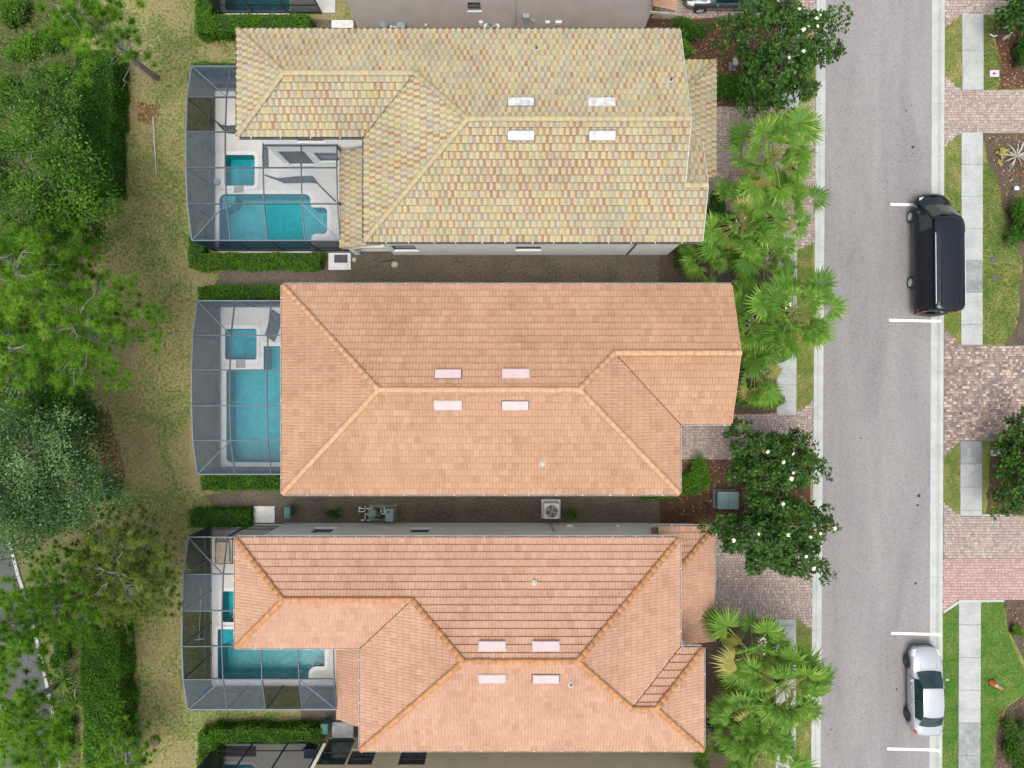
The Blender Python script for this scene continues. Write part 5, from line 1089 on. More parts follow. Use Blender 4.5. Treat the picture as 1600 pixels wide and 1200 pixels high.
sedan('dark grey car nose poking in at the top edge', (12.35, 22.35, .03), R(90), 'slate_paint', 'alloy')
def van(label, loc, rz):
    t = empty('parked_van', (0, 0, 0), label, 'van')
    #       y     w    zb   zs    wr   ze   zr
    tab = [(-3.35, .93, .42, 1.12, .78, 2.25, 2.36), (-3.25, .985, .34, 1.2, .84, 2.34, 2.44), (-2.6, 1.0, .3, 1.2, .87, 2.37, 2.47), (0, 1.0, .3, 1.2, .88, 2.38, 2.48), (1.35, 1.0, .3, 1.2, .87, 2.36, 2.46), (1.75, 1.0, .3, 1.2, .84, 2.24, 2.36), (2.62, .98, .3, 1.1, .80, 1.32, 1.38), (2.95, .95, .32, 1.0, .70, 1.14, 1.19), (3.25, .86, .36, .84, .58, .95, .99), (3.38, .70, .42, .72, .44, .78, .80)]
    def prof(r):
        _, w, zb, zs, wr, ze, zr = r
        return [(0, zb), (w*.88, zb), (w*.97, zb+.14), (w, zb+(zs-zb)*.5), (w*.995, zs-.05), (w*.98, zs), (w*.98*.6+wr*.4, zs*.6+ze*.4), (w*.98*.15+wr*.85, zs*.12+ze*.88), (wr*.96, ze), (wr*.85, ze+(zr-ze)*.6), (wr*.45, ze+(zr-ze)*.95), (0, zr)]
    ys = sorted(set([round(v, 3) for v in np.linspace(-3.35, 3.38, 54)]+[1.75, 2.62, 1.3, 2.3, .2, -3.25])); G = car_body(tab, ys, prof); idx = {y: i for i, y in enumerate(ys)}; ni = len(ys)-1; nj = len(G[0])-1
    wf_ = (idx[1.75]+1, idx[2.62]); sd_ = (idx[1.3], idx[2.3]); skip = set()
    for i in range(*wf_):
        for j in range(8, 14): skip.add((i, j))
    for i in range(*sd_):
        for j in (5, 6, 15, 16): skip.add((i, j))
    mb = MB(); n = nj+1; mb.v = [p for r in G for p in r]
    mb.f = [(i*n+j, (i+1)*n+j, (i+1)*n+j+1, i*n+j+1) for i in range(ni) for j in range(nj) if (i, j) not in skip]+[tuple(range(n)), tuple(ni*n+j for j in range(n))[::-1]]
    mb.build('body', M['black_paint'], t, smooth=True)
    ws = patch(G, wf_, (8, 14)).build('windscreen', M['van_glass'], t, smooth=True)
    m = MB(); m.box(-.05, .05, -.04, .04, 0, .004); m.v = [(x+.02, y+2.33, z+1.74) for x, y, z in m.v]; m.build('sticker', M['pvc_white'], ws)
    for jr in ((5, 7), (15, 17)): patch(G, sd_, jr).build('side_window', M['van_glass'], t, smooth=True)
    for x_ in (-.72, -.5, .5, .72):
        m = MB(); m.tube([(x_, 1.0, 2.455 if abs(x_) < .6 else 2.425), (x_, -3.1, 2.47 if abs(x_) < .6 else 2.435)], .018, 5); m.build('roof_rib', M['black_paint'], t)
    for x_ in (-.80, .80): m = MB(); m.tube([(x_, .9, 2.40), (x_, .8, 2.43), (x_, -2.9, 2.44), (x_, -3.0, 2.41)], .022, 6); m.build('roof_glint_bar', M['alloy'], t, smooth=True)  # bright bars added to imitate glints along the roof edges
    for y_ in (.75, -2.1, -3.05): m = MB(); m.bar((-.76, y_, 2.47), (.76, y_, 2.47), .025, .03); m.build('roof_seam', M['black_paint'], t)
    for k, x_ in enumerate((-.35, 0, .35)): m = MB(); m.box(x_-.03, x_+.03, 1.63, 1.68, 2.39, 2.415); m.build('marker_lamp', M['lamp_clear'], t)
    for k in (-1, 1):
        m = MB(); m.box(-.1, .1, -.07, .07, -.13, .13); m.v = [(k*1.12+x, 2.25+y, 1.28+z) for x, y, z in m.v]; m.build('mirror', M['black_plastic'], t, bevel=.03)
        m = MB(); m.add([(k*.55, 3.27, .80), (k*.78, 3.16, .86), (k*.86, 2.98, .98), (k*.76, 3.0, 1.02), (k*.58, 3.2, .95)], [tuple(range(5))]); m.v = [(x*1.02, y+.03, z+.03) for x, y, z in m.v]; m.build('headlight', M['lamp_clear'], t)
        m = MB(); m.box(-.07, .07, -.02, .02, -.35, .35); m.v = [(k*.90+x, -3.345+y, 1.25+z) for x, y, z in m.v]; m.build('tail_light', M['lamp_red'], t, bevel=.015)
        m = MB(); m.box(-.012, .012, -1.6, 1.6, -.03, .03); m.v = [(k*1.005+x, -.9+y, .75+z) for x, y, z in m.v]; m.build('side_moulding', M['black_plastic'], t)
        for y_ in (1.25, .2, -1.1): m = MB(); m.bar((k*1.003, y_, .4), (k*.985, y_, 1.3), .006, .012, up=(0, 1, 0)); m.build('door_seam', M['black_plastic'], t)
        for y_ in (2.25, -1.55): wheel(t, k*.93, y_, .35, .24, k, 'alloy', 6)
    m = MB(); m.tube([(x_, -3.37-.15*(.45-(x_/.92)**2), .58) for x_ in np.linspace(-.94, .94, 11)], .1, 8); m.build('rear_bumper', M['black_plastic'], t, smooth=True)
    m = MB(); m.bar((-.2, -3.33, 2.28), (.2, -3.33, 2.28), .05, .04); m.build('brake_light', M['lamp_red'], t)
    m = MB(); m.bar((0, -3.37, .7), (0, -3.32, 2.2), .012, .012); m.build('door_seam', M['black_plastic'], t)
    m = MB(); m.bar((-.5, 3.37, .58), (.5, 3.37, .58), .05, .22); m.build('grille', M['gutter_dark'], t)
    t.location = loc; t.rotation_euler = (0, 0, rz)
van('black cargo van parked at the upper right kerb', (23.93, 7.38, -.092), R(.4))
# ------------------------------------------------------------------ vegetation
def unit(v): return v/np.maximum(np.linalg.norm(v, axis=1, keepdims=True), 1e-9)
def leaves(C, D, size, asp=.45, fold=0.0):
    """diamond leaves: C centres (n,3), D long-axis directions (n,3), size (n,); returns verts, quads"""
    n = len(C); D = unit(D); U = rng.normal(size=(n, 3))*.55+np.array((0, 0, 1.)); S = unit(np.cross(D, U)); s = np.asarray(size).reshape(-1, 1)*np.ones((n, 1))
    N_ = np.cross(S, D)
    V = np.stack([C-D*s*.5, C-S*s*asp*.5+N_*s*fold, C+D*s*.5, C+S*s*asp*.5+N_*s*fold], 1).reshape(-1, 3)
    return V, np.arange(4*n).reshape(n, 4)
def leaf_obj(name, V, F, rnd, mat, parent=None, kind=None):
    off = np.array(WLOC[parent.name]) if parent else np.zeros(3)
    o = link(name, np_mesh(name, V-off, F, np.clip(rnd, 0, 1)), M[mat], parent)
    if kind: o['kind'] = kind
    return o
def limb_pts(a, b, n=5, sag=.12):
    a, b = np.array(a, float), np.array(b, float); L_ = np.linalg.norm(b-a); out = []
    for i in range(n+1):
        t = i/n; p = a*(1-t)+b*t+(rng.normal(size=3)*L_*sag*.25 if 0 < i < n else 0); p[2] += math.sin(t*math.pi)*L_*sag*.3; out.append(tuple(p))
    return out
def broadleaf(label, px, py, h, r_, top, mat, nclus=90, nleaf=110, size=.17, name='broadleaf_tree', flat=.6, bark='bark_grey', clr=.55, grp='broadleaf trees behind the houses', hue=0.0):
    x, y = W(px, py, h); t = empty(name, (x, y, 0), label, 'tree', grp)
    zc = top-r_*flat
    # clump centres fill an uneven crown, denser towards its shell
    d = unit(rng.normal(size=(nclus*2, 3))); d = d[d[:, 2] > -.55][:nclus]; n = len(d)
    lob = 1+.22*np.sin(np.arctan2(d[:, 1], d[:, 0])*3+rng.uniform(0, 6))+.14*np.sin(np.arctan2(d[:, 1], d[:, 0])*7+rng.uniform(0, 6))
    rad = rng.uniform(.35, 1, n)**.6*lob; cc = np.array((x, y, zc))+d*rad[:, None]*np.array((r_, r_, r_*flat))
    mb = MB(); mb.tube([(x*1.09, y*1.06, -.1), (x*1.03+rng.normal()*.1, y*1.02+rng.normal()*.1, zc*.45), (x+rng.normal()*.2, y+rng.normal()*.2, zc)], [r_*.06+.05, r_*.05+.03, r_*.02+.02], 8)
    for c in cc[::2]: mb.tube(limb_pts((x, y, zc*rng.uniform(.45, .95)), c, 4), [.055, .045, .035, .025, .012], 5, False)
    mb.build('trunk', M[bark], t)
    k = rng.poisson(nleaf, n)+10; cid = np.repeat(np.arange(n), k); sp = clr*rng.uniform(.6, 1.3, n)
    g = rng.normal(size=(len(cid), 3)); P = cc[cid]+g*np.stack([sp, sp, sp*.6], 1)[cid]*.62
    D = unit(g+rng.normal(size=g.shape)*.8); tone = rng.normal(.0, .26, n)
    V, F = leaves(P, D, size*rng.uniform(.65, 1.3, len(P)), .5, .06)
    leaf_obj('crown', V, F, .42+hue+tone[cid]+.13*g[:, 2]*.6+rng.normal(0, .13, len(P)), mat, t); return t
def pine(label, bx, by, topx, topy, h, r_, z0, ntuft, mat='needle', nneed=95, L_=.36, grp='pines behind the houses', bare=14, w=.03, spread=1.0):
    """base pixel on the ground, crown centre pixel at height h"""
    x, y = W(bx, by); tx, ty = W(topx, topy, h); t = empty('pine_tree', (x, y, 0), label, 'tree', grp)
    mb = MB(); ax = lambda f: np.array((x+(tx-x)*f, y+(ty-y)*f, h*1.08*f)); trunk = [tuple(ax(f)+np.array((*rng.normal(size=2)*.05, 0))) for f in np.linspace(0, 1, 8)]
    mb.tube(trunk, list(np.linspace(.19, .04, 8)), 9)
    tips = []
    ntuft = int(ntuft*1.35)
    for i in range(ntuft):
        f = rng.uniform(z0/h, 1.02); a = rng.uniform(0, 2*math.pi); rr = r_*(.06+.94*rng.random()**.6)*(1.15-.65*max(0, (f-z0/h)/(1.02-z0/h)))
        p0 = ax(f*.97-.02); tip = ax(f)+np.array((math.cos(a)*rr, math.sin(a)*rr, rng.uniform(-.2, .7))); tips.append(tip)
    tips = np.array(tips)
    for i in range(0, ntuft, 3):                                  # a limb serves a few tufts
        p = tips[i]; f = max(z0/h*.9, min(.98, p[2]/(h*1.08)-.05)); base = ax(f); pts = limb_pts(base, p, 5, .15); mb.tube(pts, [.05, .042, .034, .026, .018, .008], 5, False)
        dd = np.linalg.norm(tips-p, axis=1); near = np.argsort(dd)[1:4]
        for j in near:
            if dd[j] < 1.8: mb.tube([pts[3], tuple((np.array(pts[3])+tips[j])/2+rng.normal(size=3)*.06), tuple(tips[j])], [.022, .016, .008], 4, False)
    for i in range(bare):                                         # dead bare branches
        f = rng.uniform(.35, .9)*z0/h+rng.random()*.2; a = rng.uniform(0, 6.28); p0 = ax(f); p = p0+np.array((math.cos(a), math.sin(a), rng.uniform(-.1, .4)))*r_*rng.uniform(.4, .9); pts = limb_pts(p0, p, 5, .25); mb.tube(pts, [.028, .024, .02, .016, .012, .006], 4, False)
        for q in range(3): s = pts[rng.integers(2, 5)]; e = np.array(s)+rng.normal(size=3)*.35; mb.tube([s, tuple(e)], [.012, .004], 3, False)
    mb.build('trunk', M['bark_grey'], t)
    # a few sub-tufts per tip; needles radiate up and out
    K = 3; cen = np.repeat(tips, K, 0)+rng.normal(size=(ntuft*K, 3))*np.array((.30, .30, .10))*spread; n = len(cen)
    cid = np.repeat(np.arange(n), nneed); d = rng.normal(size=(len(cid), 3)); d[:, 2] = np.abs(d[:, 2])*.9-.15; d = unit(d); ln = L_*rng.uniform(.6, 1.15, len(cid))[:, None]
    b = cen[cid]; s = unit(np.cross(d, rng.normal(size=d.shape)))*w
    V = np.stack([b-s*.5, b+s*.5, b+d*ln+np.array((0, 0, -.05))], 1).reshape(-1, 3); F = np.arange(len(V)).reshape(-1, 3)
    tone = np.repeat(rng.normal(0, .16, ntuft), K)+rng.normal(0, .07, n)
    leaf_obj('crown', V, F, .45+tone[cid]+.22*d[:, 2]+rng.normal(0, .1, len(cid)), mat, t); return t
def hedge(label, boxes, h, mat='leaf_hedge', size=.10, dens=430, name='hedge', grp='clipped hedges', cat='hedge', wob_=.12):
    """boxes: pixel rectangles at the hedge's top; leaves cover the clipped faces over a dark woody core"""
    c = W(*[(boxes[0][i]+boxes[0][i+2])/2 for i in (0, 1)]); t = empty(name, (*c, 0), label, cat, grp); core = MB(); Vs, Fs, Rn, k = [], [], [], 0
    for (x0, y0, x1, y1) in boxes:
        a = W(x0, y0, h); b = W(x1, y1, h); X0, X1, Y0, Y1 = a[0], b[0], b[1], a[1]
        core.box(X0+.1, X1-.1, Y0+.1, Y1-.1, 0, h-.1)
        for face, area in (('t', (X1-X0)*(Y1-Y0)*1.6), ('x0', (Y1-Y0)*h*.7), ('x1', (Y1-Y0)*h*.7), ('y0', (X1-X0)*h*.7), ('y1', (X1-X0)*h*.7)):
            n = int(area*dens); u = rng.random((n, 3)); P = np.stack([X0+u[:, 0]*(X1-X0), Y0+u[:, 1]*(Y1-Y0), u[:, 2]*h], 1); N_ = {'t': (0, 0, 1), 'x0': (-1, 0, 0), 'x1': (1, 0, 0), 'y0': (0, -1, 0), 'y1': (0, 1, 0)}[face]
            if face == 't': P[:, 2] = h
            elif face[0] == 'x': P[:, 0] = X0 if face == 'x0' else X1
            else: P[:, 1] = Y0 if face == 'y0' else Y1
            lump = np.sin(P[:, 0]*2.3+1)*np.sin(P[:, 1]*2.7)+.6*np.sin(P[:, 0]*5.1+P[:, 1]*4.3)
            P += np.array(N_)*(lump*wob_*.5+rng.normal(0, .05, n)-.03)[:, None]
            D = unit(rng.normal(size=(n, 3))+np.array(N_)*.7); V, F = leaves(P, D, size*rng.uniform(.7, 1.4, n), .5, .05)
            Vs.append(V); Fs.append(F+k); k += len(V); Rn.append(.42+lump*.1+rng.normal(0, .17, n))
    core.build('stems', M['hedge_core'], t); leaf_obj('foliage', np.concatenate(Vs), np.concatenate(Fs), np.concatenate(Rn), mat, t); return t
def shrub(label, px, py, rx, ry, h, mat='leaf_shrub', n=2600, size=.11, name='shrub', grp='rounded shrubs', lobes=9):
    x, y = W(px, py, h*.7); t = empty(name, (x, y, 0), label, 'shrub', grp); rx, ry = rx/27.5, ry/27.5
    L_ = np.stack([rng.uniform(-.62, .62, lobes)*rx, rng.uniform(-.62, .62, lobes)*ry, rng.uniform(.45, .75, lobes)*h], 1); L_[0] = (0, 0, h*.7)
    mb = MB()
    for l in L_: mb.tube([(x, y, 0), (x+l[0]*.5, y+l[1]*.5, l[2]*.5), (x+l[0], y+l[1], l[2])], [.04, .03, .015], 5, False)
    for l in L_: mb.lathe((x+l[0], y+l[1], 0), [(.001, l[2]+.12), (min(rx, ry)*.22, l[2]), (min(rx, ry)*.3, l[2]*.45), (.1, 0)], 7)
    mb.build('stems', M['hedge_core'], t)
    c = L_[rng.integers(0, lobes, n)]; d = unit(rng.normal(size=(n, 3))); d[:, 2] = np.where(d[:, 2] < -.3, -d[:, 2], d[:, 2]); rr = rng.uniform(.6, 1.06, n)[:, None]
    P = np.array((x, y, 0))+c+d*rr*np.array((rx*.44, ry*.44, h*.34)); P[:, 2] = np.maximum(P[:, 2], .05)
    V, F = leaves(P, unit(d+rng.normal(size=d.shape)*.7), size*rng.uniform(.7, 1.4, n), .45, .05)
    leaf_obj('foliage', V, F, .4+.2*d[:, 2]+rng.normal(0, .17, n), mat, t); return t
def magnolia(label, px, py, rx, ry, top, nros=620, seed_fl=7, vis=None):
    h = top*.75; x, y = W(px, py, h); t = empty('magnolia_tree', (x, y, 0), label, 'tree', 'flowering magnolias'); rx, ry = rx/27*(41-h)/41, ry/27*(41-h)/41; rz = top*.36; zc = top-rz
    d = unit(rng.normal(size=(nros*3, 3))); d = d[d[:, 2] > -.5][:nros]; n = len(d); an = np.arctan2(d[:, 1], d[:, 0]); ph = rng.uniform(0, 6.3, 3)
    lob = 1+.2*np.sin(an*3+ph[0])+.16*np.sin(an*5+ph[1])+.1*np.sin(an*9+ph[2]+d[:, 2]*4); rad = (rng.uniform(.30, 1.0, n)**.5)*lob
    cc = np.array((x, y, zc))+d*rad[:, None]*np.array((rx, ry, rz)); mb = MB(); mb.tube([(x, y, -.05), (x+.05, y, zc*.6), (x, y+.06, zc+rz*.4)], [.14, .11, .04], 8)
    for c in cc[::4]: mb.tube(limb_pts((x, y, zc*rng.uniform(.35, 1.0)), c, 4), [.04, .032, .025, .018, .008], 5, False)
    mb.build('trunk', M['bark_brown'], t)
    nl = 19; cid = np.repeat(np.arange(n), nl); a = rng.uniform(0, 6.283, len(cid)); up = rng.uniform(-.45, .8, len(cid)); ax = unit(d+rng.normal(size=d.shape)*.4+np.array((0, 0, .6)))[cid]
    r0 = unit(np.cross(ax, np.array((.3, .7, .2)))); r1 = np.cross(ax, r0); dr = unit(r0*np.cos(a)[:, None]+r1*np.sin(a)[:, None]+ax*up[:, None]); sz = .205*rng.uniform(.7, 1.25, len(cid))
    P = cc[cid]+dr*sz[:, None]*.75+ax*rng.uniform(-.16, .1, len(cid))[:, None]; V, F = leaves(P, dr, sz, .46, .07); tone = rng.normal(0, .15, n)
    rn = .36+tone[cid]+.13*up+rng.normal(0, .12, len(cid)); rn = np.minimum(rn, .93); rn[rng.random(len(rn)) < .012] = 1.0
    leaf_obj('crown', V, F, rn, 'leaf_magnolia', t)
    topc = cc[np.argsort(-(cc[:, 2]-zc)/rz-rng.random(n)*.5)[:seed_fl]]; fm = None
    for c in topc:
        if fm is None:
            k = 9; aa = np.arange(k)*2*math.pi/k; dd = np.stack([np.cos(aa), np.sin(aa), np.where(np.arange(k) % 2, .9, .35)], 1); V, F = leaves(unit(dd)*.075, dd, np.full(k, .16), .65, .1); fm = np_mesh('flower', V, F); fm.materials.append(M['petal'])
        o = bpy.data.objects.new('flower', fm); COL.objects.link(o); o.parent = t; o.location = Vector(c)+Vector((0, 0, .16))-WLOC[t.name]; o.rotation_euler = (rng.normal()*.3, rng.normal()*.3, rng.random()*6); s = rng.uniform(.6, .95); o.scale = (s, s, s)
    return t
# fan palm fronds: a petiole and a pleated fan of separate blades
def frond_mesh(var, old=False):
    r = np.random.default_rng(100+var+(50 if old else 0)); V, F, Rn = [], [], []
    def add(vs, fs, q):
        n = len(V); V.extend(vs); F.extend([tuple(i+n for i in f) for f in fs]); Rn.extend([q]*len(fs))
    Lp = r.uniform(.8, 1.45); w = .022; sag = r.uniform(.05, .18)
    for k in range(4):
        a, b = k/4*Lp, (k+1)/4*Lp; za, zb = -sag*(a/Lp)**2, -sag*(b/Lp)**2
        add([(a, -w, za), (a, w, za), (b, w, zb), (b, -w, zb), (a, 0, za-.03), (b, 0, zb-.03)], [(0, 1, 2), (0, 2, 3), (1, 4, 5), (1, 5, 2), (4, 0, 3), (4, 3, 5)], .95)
    n = 26; span = r.uniform(1.9, 2.45); R_ = r.uniform(.82, 1.08); droop = r.uniform(.15, .6)+(.5 if old else 0); cup = r.uniform(.1, .4); tone0 = r.uniform(.12, .66)
    for k in range(n):
        t = (k+.5)/n*2-1; a0 = span*((k/n)*2-1); a1 = span*(((k+1)/n)*2-1); am = (a0+a1)/2; ln = R_*(1-.28*abs(t)**2.2)*r.uniform(.88, 1.08); j = ln*r.uniform(.52, .64)
        def pt(ang, rr, lift): return (Lp+.05+math.cos(ang)*rr, math.sin(ang)*rr, -sag-.05*abs(t)+lift-droop*(rr/R_)**2.4*.5*R_+cup*abs(math.sin(ang))*rr*.5)
        c = pt(am, .02, 0); v0 = pt(a0, j, .0); v1 = pt(a1, j, .0); vm = pt(am, j, .045); tip = pt(am+r.normal()*.05, ln, -.03-droop*.1)
        q = tone0+.16*math.sin(k*1.7)+r.normal()*.1
        add([c, v0, vm, v1, tip], [(0, 1, 2), (0, 2, 3)], q); n0 = len(V)
        add([v0, vm, v1, tip], [(0, 3, 1), (1, 3, 2)], q+(.28 if r.random() < .22 else .08))
    me = np_mesh('frond', np.array(V), np.array(F), np.clip(np.array(Rn), 0, 1)); me.materials.append(M['frond_old' if old else 'frond']); return me
FRONDS = [frond_mesh(k) for k in range(9)]; OLD = [frond_mesh(k, True) for k in range(3)]
def palm(label, px, py, h, nf=30, sc=1.0, old=.12, spray=False):
    nf = int(nf*1.05)
    x, y = W(px, py, h); t = empty('fan_palm', (x, y, 0), label, 'palm', 'fan palms along the street')
    mb = MB(); mb.tube([(x, y, -.05), (x+.03, y+.02, h*.5), (x, y, h*.92)], [.17, .14, .16], 9); mb.build('trunk', M['bark_brown'], t)
    mb = MB()
    for k in range(26):
        a = k*2.4; z = h*.66+k*h*.011; mb.bar((x+math.cos(a)*.13, y+math.sin(a)*.13, z), (x+math.cos(a)*.34, y+math.sin(a)*.34, z+.3), .07, .02)
    mb.build('leaf_bases', M['dead_wood'], t)
    for k in range(nf):
        a = k*2.39996+rng.normal()*.35; f = k/nf; el = R(62-92*f)+rng.normal()*.16; o_ = f > 1-old or rng.random() < .03
        me = OLD[rng.integers(0, 3)] if o_ else FRONDS[rng.integers(0, 9)]; o = bpy.data.objects.new('frond', me); COL.objects.link(o); o.parent = t
        q = Matrix.Rotation(a, 4, 'Z') @ Matrix.Rotation(-el, 4, 'Y') @ Matrix.Rotation(rng.normal()*.35, 4, 'X'); s = sc*1.08*rng.uniform(.72, 1.18)*(.52+.48*min(1, f*2.4))
        o.matrix_local = Matrix.Translation((math.cos(a)*.08, math.sin(a)*.08, h*.93+.25*(1-f))) @ q @ Matrix.Scale(s, 4)
        if o_: o['label'] = 'yellowed old frond'
    if spray:
        mb = MB()
        for k in range(26): c = np.array((x+spray[0], y+spray[1], h+.35))+rng.normal(size=3)*np.array((.12, .22, .08)); mb.lathe(tuple(c), [(.001, -.05), (.05, 0), (.001, .05)], 5)
        mb.build('flower_spray', M['petal'], t)['kind'] = 'stuff'
    return t
# --- woodland along the left edge
pine('leaning pine with a long bare grey trunk at the top', 245, 122, 132, 28, 9.0, 2.2, 4.6, 40, 'needle', bare=22)
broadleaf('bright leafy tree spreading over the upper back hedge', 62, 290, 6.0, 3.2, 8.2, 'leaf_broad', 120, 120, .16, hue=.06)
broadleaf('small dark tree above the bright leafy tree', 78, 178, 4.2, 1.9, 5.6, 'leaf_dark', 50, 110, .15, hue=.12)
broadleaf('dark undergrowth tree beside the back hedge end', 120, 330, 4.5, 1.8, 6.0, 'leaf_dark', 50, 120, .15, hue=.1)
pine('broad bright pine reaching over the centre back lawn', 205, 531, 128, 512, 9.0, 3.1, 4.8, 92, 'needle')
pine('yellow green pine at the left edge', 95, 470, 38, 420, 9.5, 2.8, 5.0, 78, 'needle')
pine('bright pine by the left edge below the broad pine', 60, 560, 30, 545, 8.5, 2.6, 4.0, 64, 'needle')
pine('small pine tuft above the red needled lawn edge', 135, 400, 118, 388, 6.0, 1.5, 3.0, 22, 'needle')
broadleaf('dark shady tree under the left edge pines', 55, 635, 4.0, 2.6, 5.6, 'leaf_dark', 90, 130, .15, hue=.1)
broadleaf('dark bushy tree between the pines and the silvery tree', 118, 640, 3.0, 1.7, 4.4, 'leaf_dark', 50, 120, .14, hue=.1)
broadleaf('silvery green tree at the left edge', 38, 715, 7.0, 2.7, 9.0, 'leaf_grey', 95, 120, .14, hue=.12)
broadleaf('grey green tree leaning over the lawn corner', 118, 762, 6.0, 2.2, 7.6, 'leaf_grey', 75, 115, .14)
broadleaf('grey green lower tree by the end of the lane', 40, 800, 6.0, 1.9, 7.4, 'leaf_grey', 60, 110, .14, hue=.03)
pine('olive feathery pine beside the grey walled house cage', 200, 880, 195, 890, 7.0, 3.2, 2.4, 190, 'needle_olive', 70, .28, spread=1.4)
pine('olive feathery pine nearer the back lane', 120, 930, 105, 935, 7.5, 2.6, 3.0, 120, 'needle', 64, .28, spread=1.3)
pine('sparse pine over the upper back lane', 35, 950, 15, 985, 11.0, 2.3, 6.5, 48, 'needle', bare=6)
pine('sparse pine over the middle back lane', 82, 1075, 18, 1105, 12.0, 2.5, 7.0, 48, 'needle', bare=6)
pine('sparse pine over the lower back lane', 75, 1150, 72, 1152, 9.0, 2.2, 5.5, 40, 'needle', bare=6)
pine('low dense pine at the bottom of the back lawn', 205, 1160, 203, 1172, 4.2, 1.6, 1.2, 46, 'needle', 70, .26)
hedge('tall dark clipped hedge along the upper back lawn', [(116, 78, 176, 190), (112, 186, 172, 300)], 1.7, 'leaf_hedge_dark', .11, 480)
hedge('tall clipped hedge along the lower back lawn', [(124, 985, 186, 1100), (129, 1096, 190, 1215)], 1.7, 'leaf_hedge', .11, 460)
hedge('thick bright hedge round the top edge cage', [(304, -20, 330, 50), (322, 22, 484, 48)], 1.2)
hedge('low hedge strip above the yellow house cage', [(300, 97, 366, 110)], 1.0); hedge('bright hedge below the yellow house cage', [(294, 368, 316, 418), (310, 396, 500, 418)], 1.0)
hedge('bright hedge above the centre house cage', [(309, 448, 334, 474), (318, 446, 443, 466)], 1.0); hedge('bright hedge below the centre house cage', [(314, 743, 441, 766)], .8)
hedge('dark hedge above the grey walled house cage', [(296, 797, 388, 824)], .9, 'leaf_hedge_dark'); hedge('bright hedge round the bottom edge cage', [(308, 1148, 340, 1215), (326, 1140, 502, 1160)], 1.1)
def fan_plant(label, px, py, h, n, L_, mat, name='leafy_plant', cat='plant', w=.07):
    x, y = W(px, py, h*.5); t = empty(name, (x, y, 0), label, cat); fm = []
    for k in range(3):
        V = []; ln = L_*(.85+.15*k)
        for s in range(5): f = s/4; V += [(f*ln, -w*(1-f)**.6*min(1, f*4+.3), f*ln*.75-f*f*ln*.55), (f*ln, w*(1-f)**.6*min(1, f*4+.3), f*ln*.75-f*f*ln*.55)]
        me = np_mesh('leaf', np.array(V), np.array([(2*s, 2*s+2, 2*s+3, 2*s+1) for s in range(4)]), np.full(4, .3+.25*k)); me.materials.append(M[mat]); fm.append(me)
    for k in range(n):
        o = bpy.data.objects.new('leaf', fm[k % 3]); COL.objects.link(o); o.parent = t; o.matrix_local = Matrix.Translation((0, 0, .05)) @ Matrix.Rotation(k*2.4+rng.normal()*.2, 4, 'Z') @ Matrix.Rotation(-rng.uniform(-.1, .7), 4, 'Y')
fan_plant('bright strappy plant beside the lower hedge', 98, 1063, .6, 16, .9, 'frond'); fan_plant('small strappy plant near the lower hedge', 116, 1098, .5, 12, .8, 'frond')
fan_plant('pale dry spiky plant in the right mulch bed', 1592, 243, .6, 22, .95, 'dead_wood', w=.045); fan_plant('lime leafed plant beside the pale spiky plant', 1566, 237, .4, 11, .42, 'frond_old', w=.1); fan_plant('tiny lime plant below the lime leafed plant', 1563, 253, .3, 7, .22, 'frond_old', w=.07)
for lb, px, py, rx, ry, h, mt in (('low leafy clump at the very top left corner', 18, 20, 30, 26, .9, 'leaf_broad'), ('pale leafy clump below the top left corner', 30, 75, 34, 22, .8, 'leaf_hedge'), ('low bright clump beside the leaning pine crown', 78, 62, 26, 20, .9, 'leaf_broad'), ('small scrubby clump left of the tall dark hedge', 92, 110, 18, 18, .7, 'leaf_hedge'),
    ('scrubby clump at the left edge above the bright leafy tree', 12, 140, 22, 24, .9, 'leaf_broad'), ('dark clump between the lane and the lower hedge', 100, 1150, 18, 34, .8, 'leaf_hedge_dark'), ('dark clump below the olive pine by the lane', 92, 1020, 16, 26, .8, 'leaf_hedge_dark'), ('green clump at the lawn corner below the silvery tree', 160, 770, 26, 16, .9, 'leaf_hedge_dark')):
    shrub(lb, px, py, rx, ry, h, mt, 2200, .12, 'undergrowth_shrub', 'scrubby clumps under the back trees', 12)
# --- street side
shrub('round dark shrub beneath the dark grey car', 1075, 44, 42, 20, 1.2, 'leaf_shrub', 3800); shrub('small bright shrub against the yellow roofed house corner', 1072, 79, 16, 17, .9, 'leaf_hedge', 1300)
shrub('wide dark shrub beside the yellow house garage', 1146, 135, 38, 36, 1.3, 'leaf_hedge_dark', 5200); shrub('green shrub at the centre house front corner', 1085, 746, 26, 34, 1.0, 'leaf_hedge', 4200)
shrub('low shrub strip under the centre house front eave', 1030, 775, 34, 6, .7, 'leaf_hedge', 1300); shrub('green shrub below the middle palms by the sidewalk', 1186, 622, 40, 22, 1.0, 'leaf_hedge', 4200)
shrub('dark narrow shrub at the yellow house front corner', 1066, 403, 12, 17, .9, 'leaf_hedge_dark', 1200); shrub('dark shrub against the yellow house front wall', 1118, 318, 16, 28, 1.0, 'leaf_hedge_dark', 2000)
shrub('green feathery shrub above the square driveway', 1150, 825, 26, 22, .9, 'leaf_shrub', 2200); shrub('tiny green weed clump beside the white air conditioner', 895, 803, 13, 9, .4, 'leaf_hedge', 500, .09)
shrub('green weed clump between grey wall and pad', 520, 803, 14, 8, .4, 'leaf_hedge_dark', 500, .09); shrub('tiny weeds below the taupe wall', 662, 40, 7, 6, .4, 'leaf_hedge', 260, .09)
shrub('dark shrub at the right edge beside the van side lawn', 1597, 350, 22, 42, 1.2, 'leaf_hedge_dark', 3600); shrub('bushy green shrub at the lower right corner', 1592, 1160, 26, 48, .9, 'leaf_shrub', 3600); shrub('small green plant in the bed above the cone', 1590, 985, 12, 10, .5, 'leaf_hedge', 700, .09)
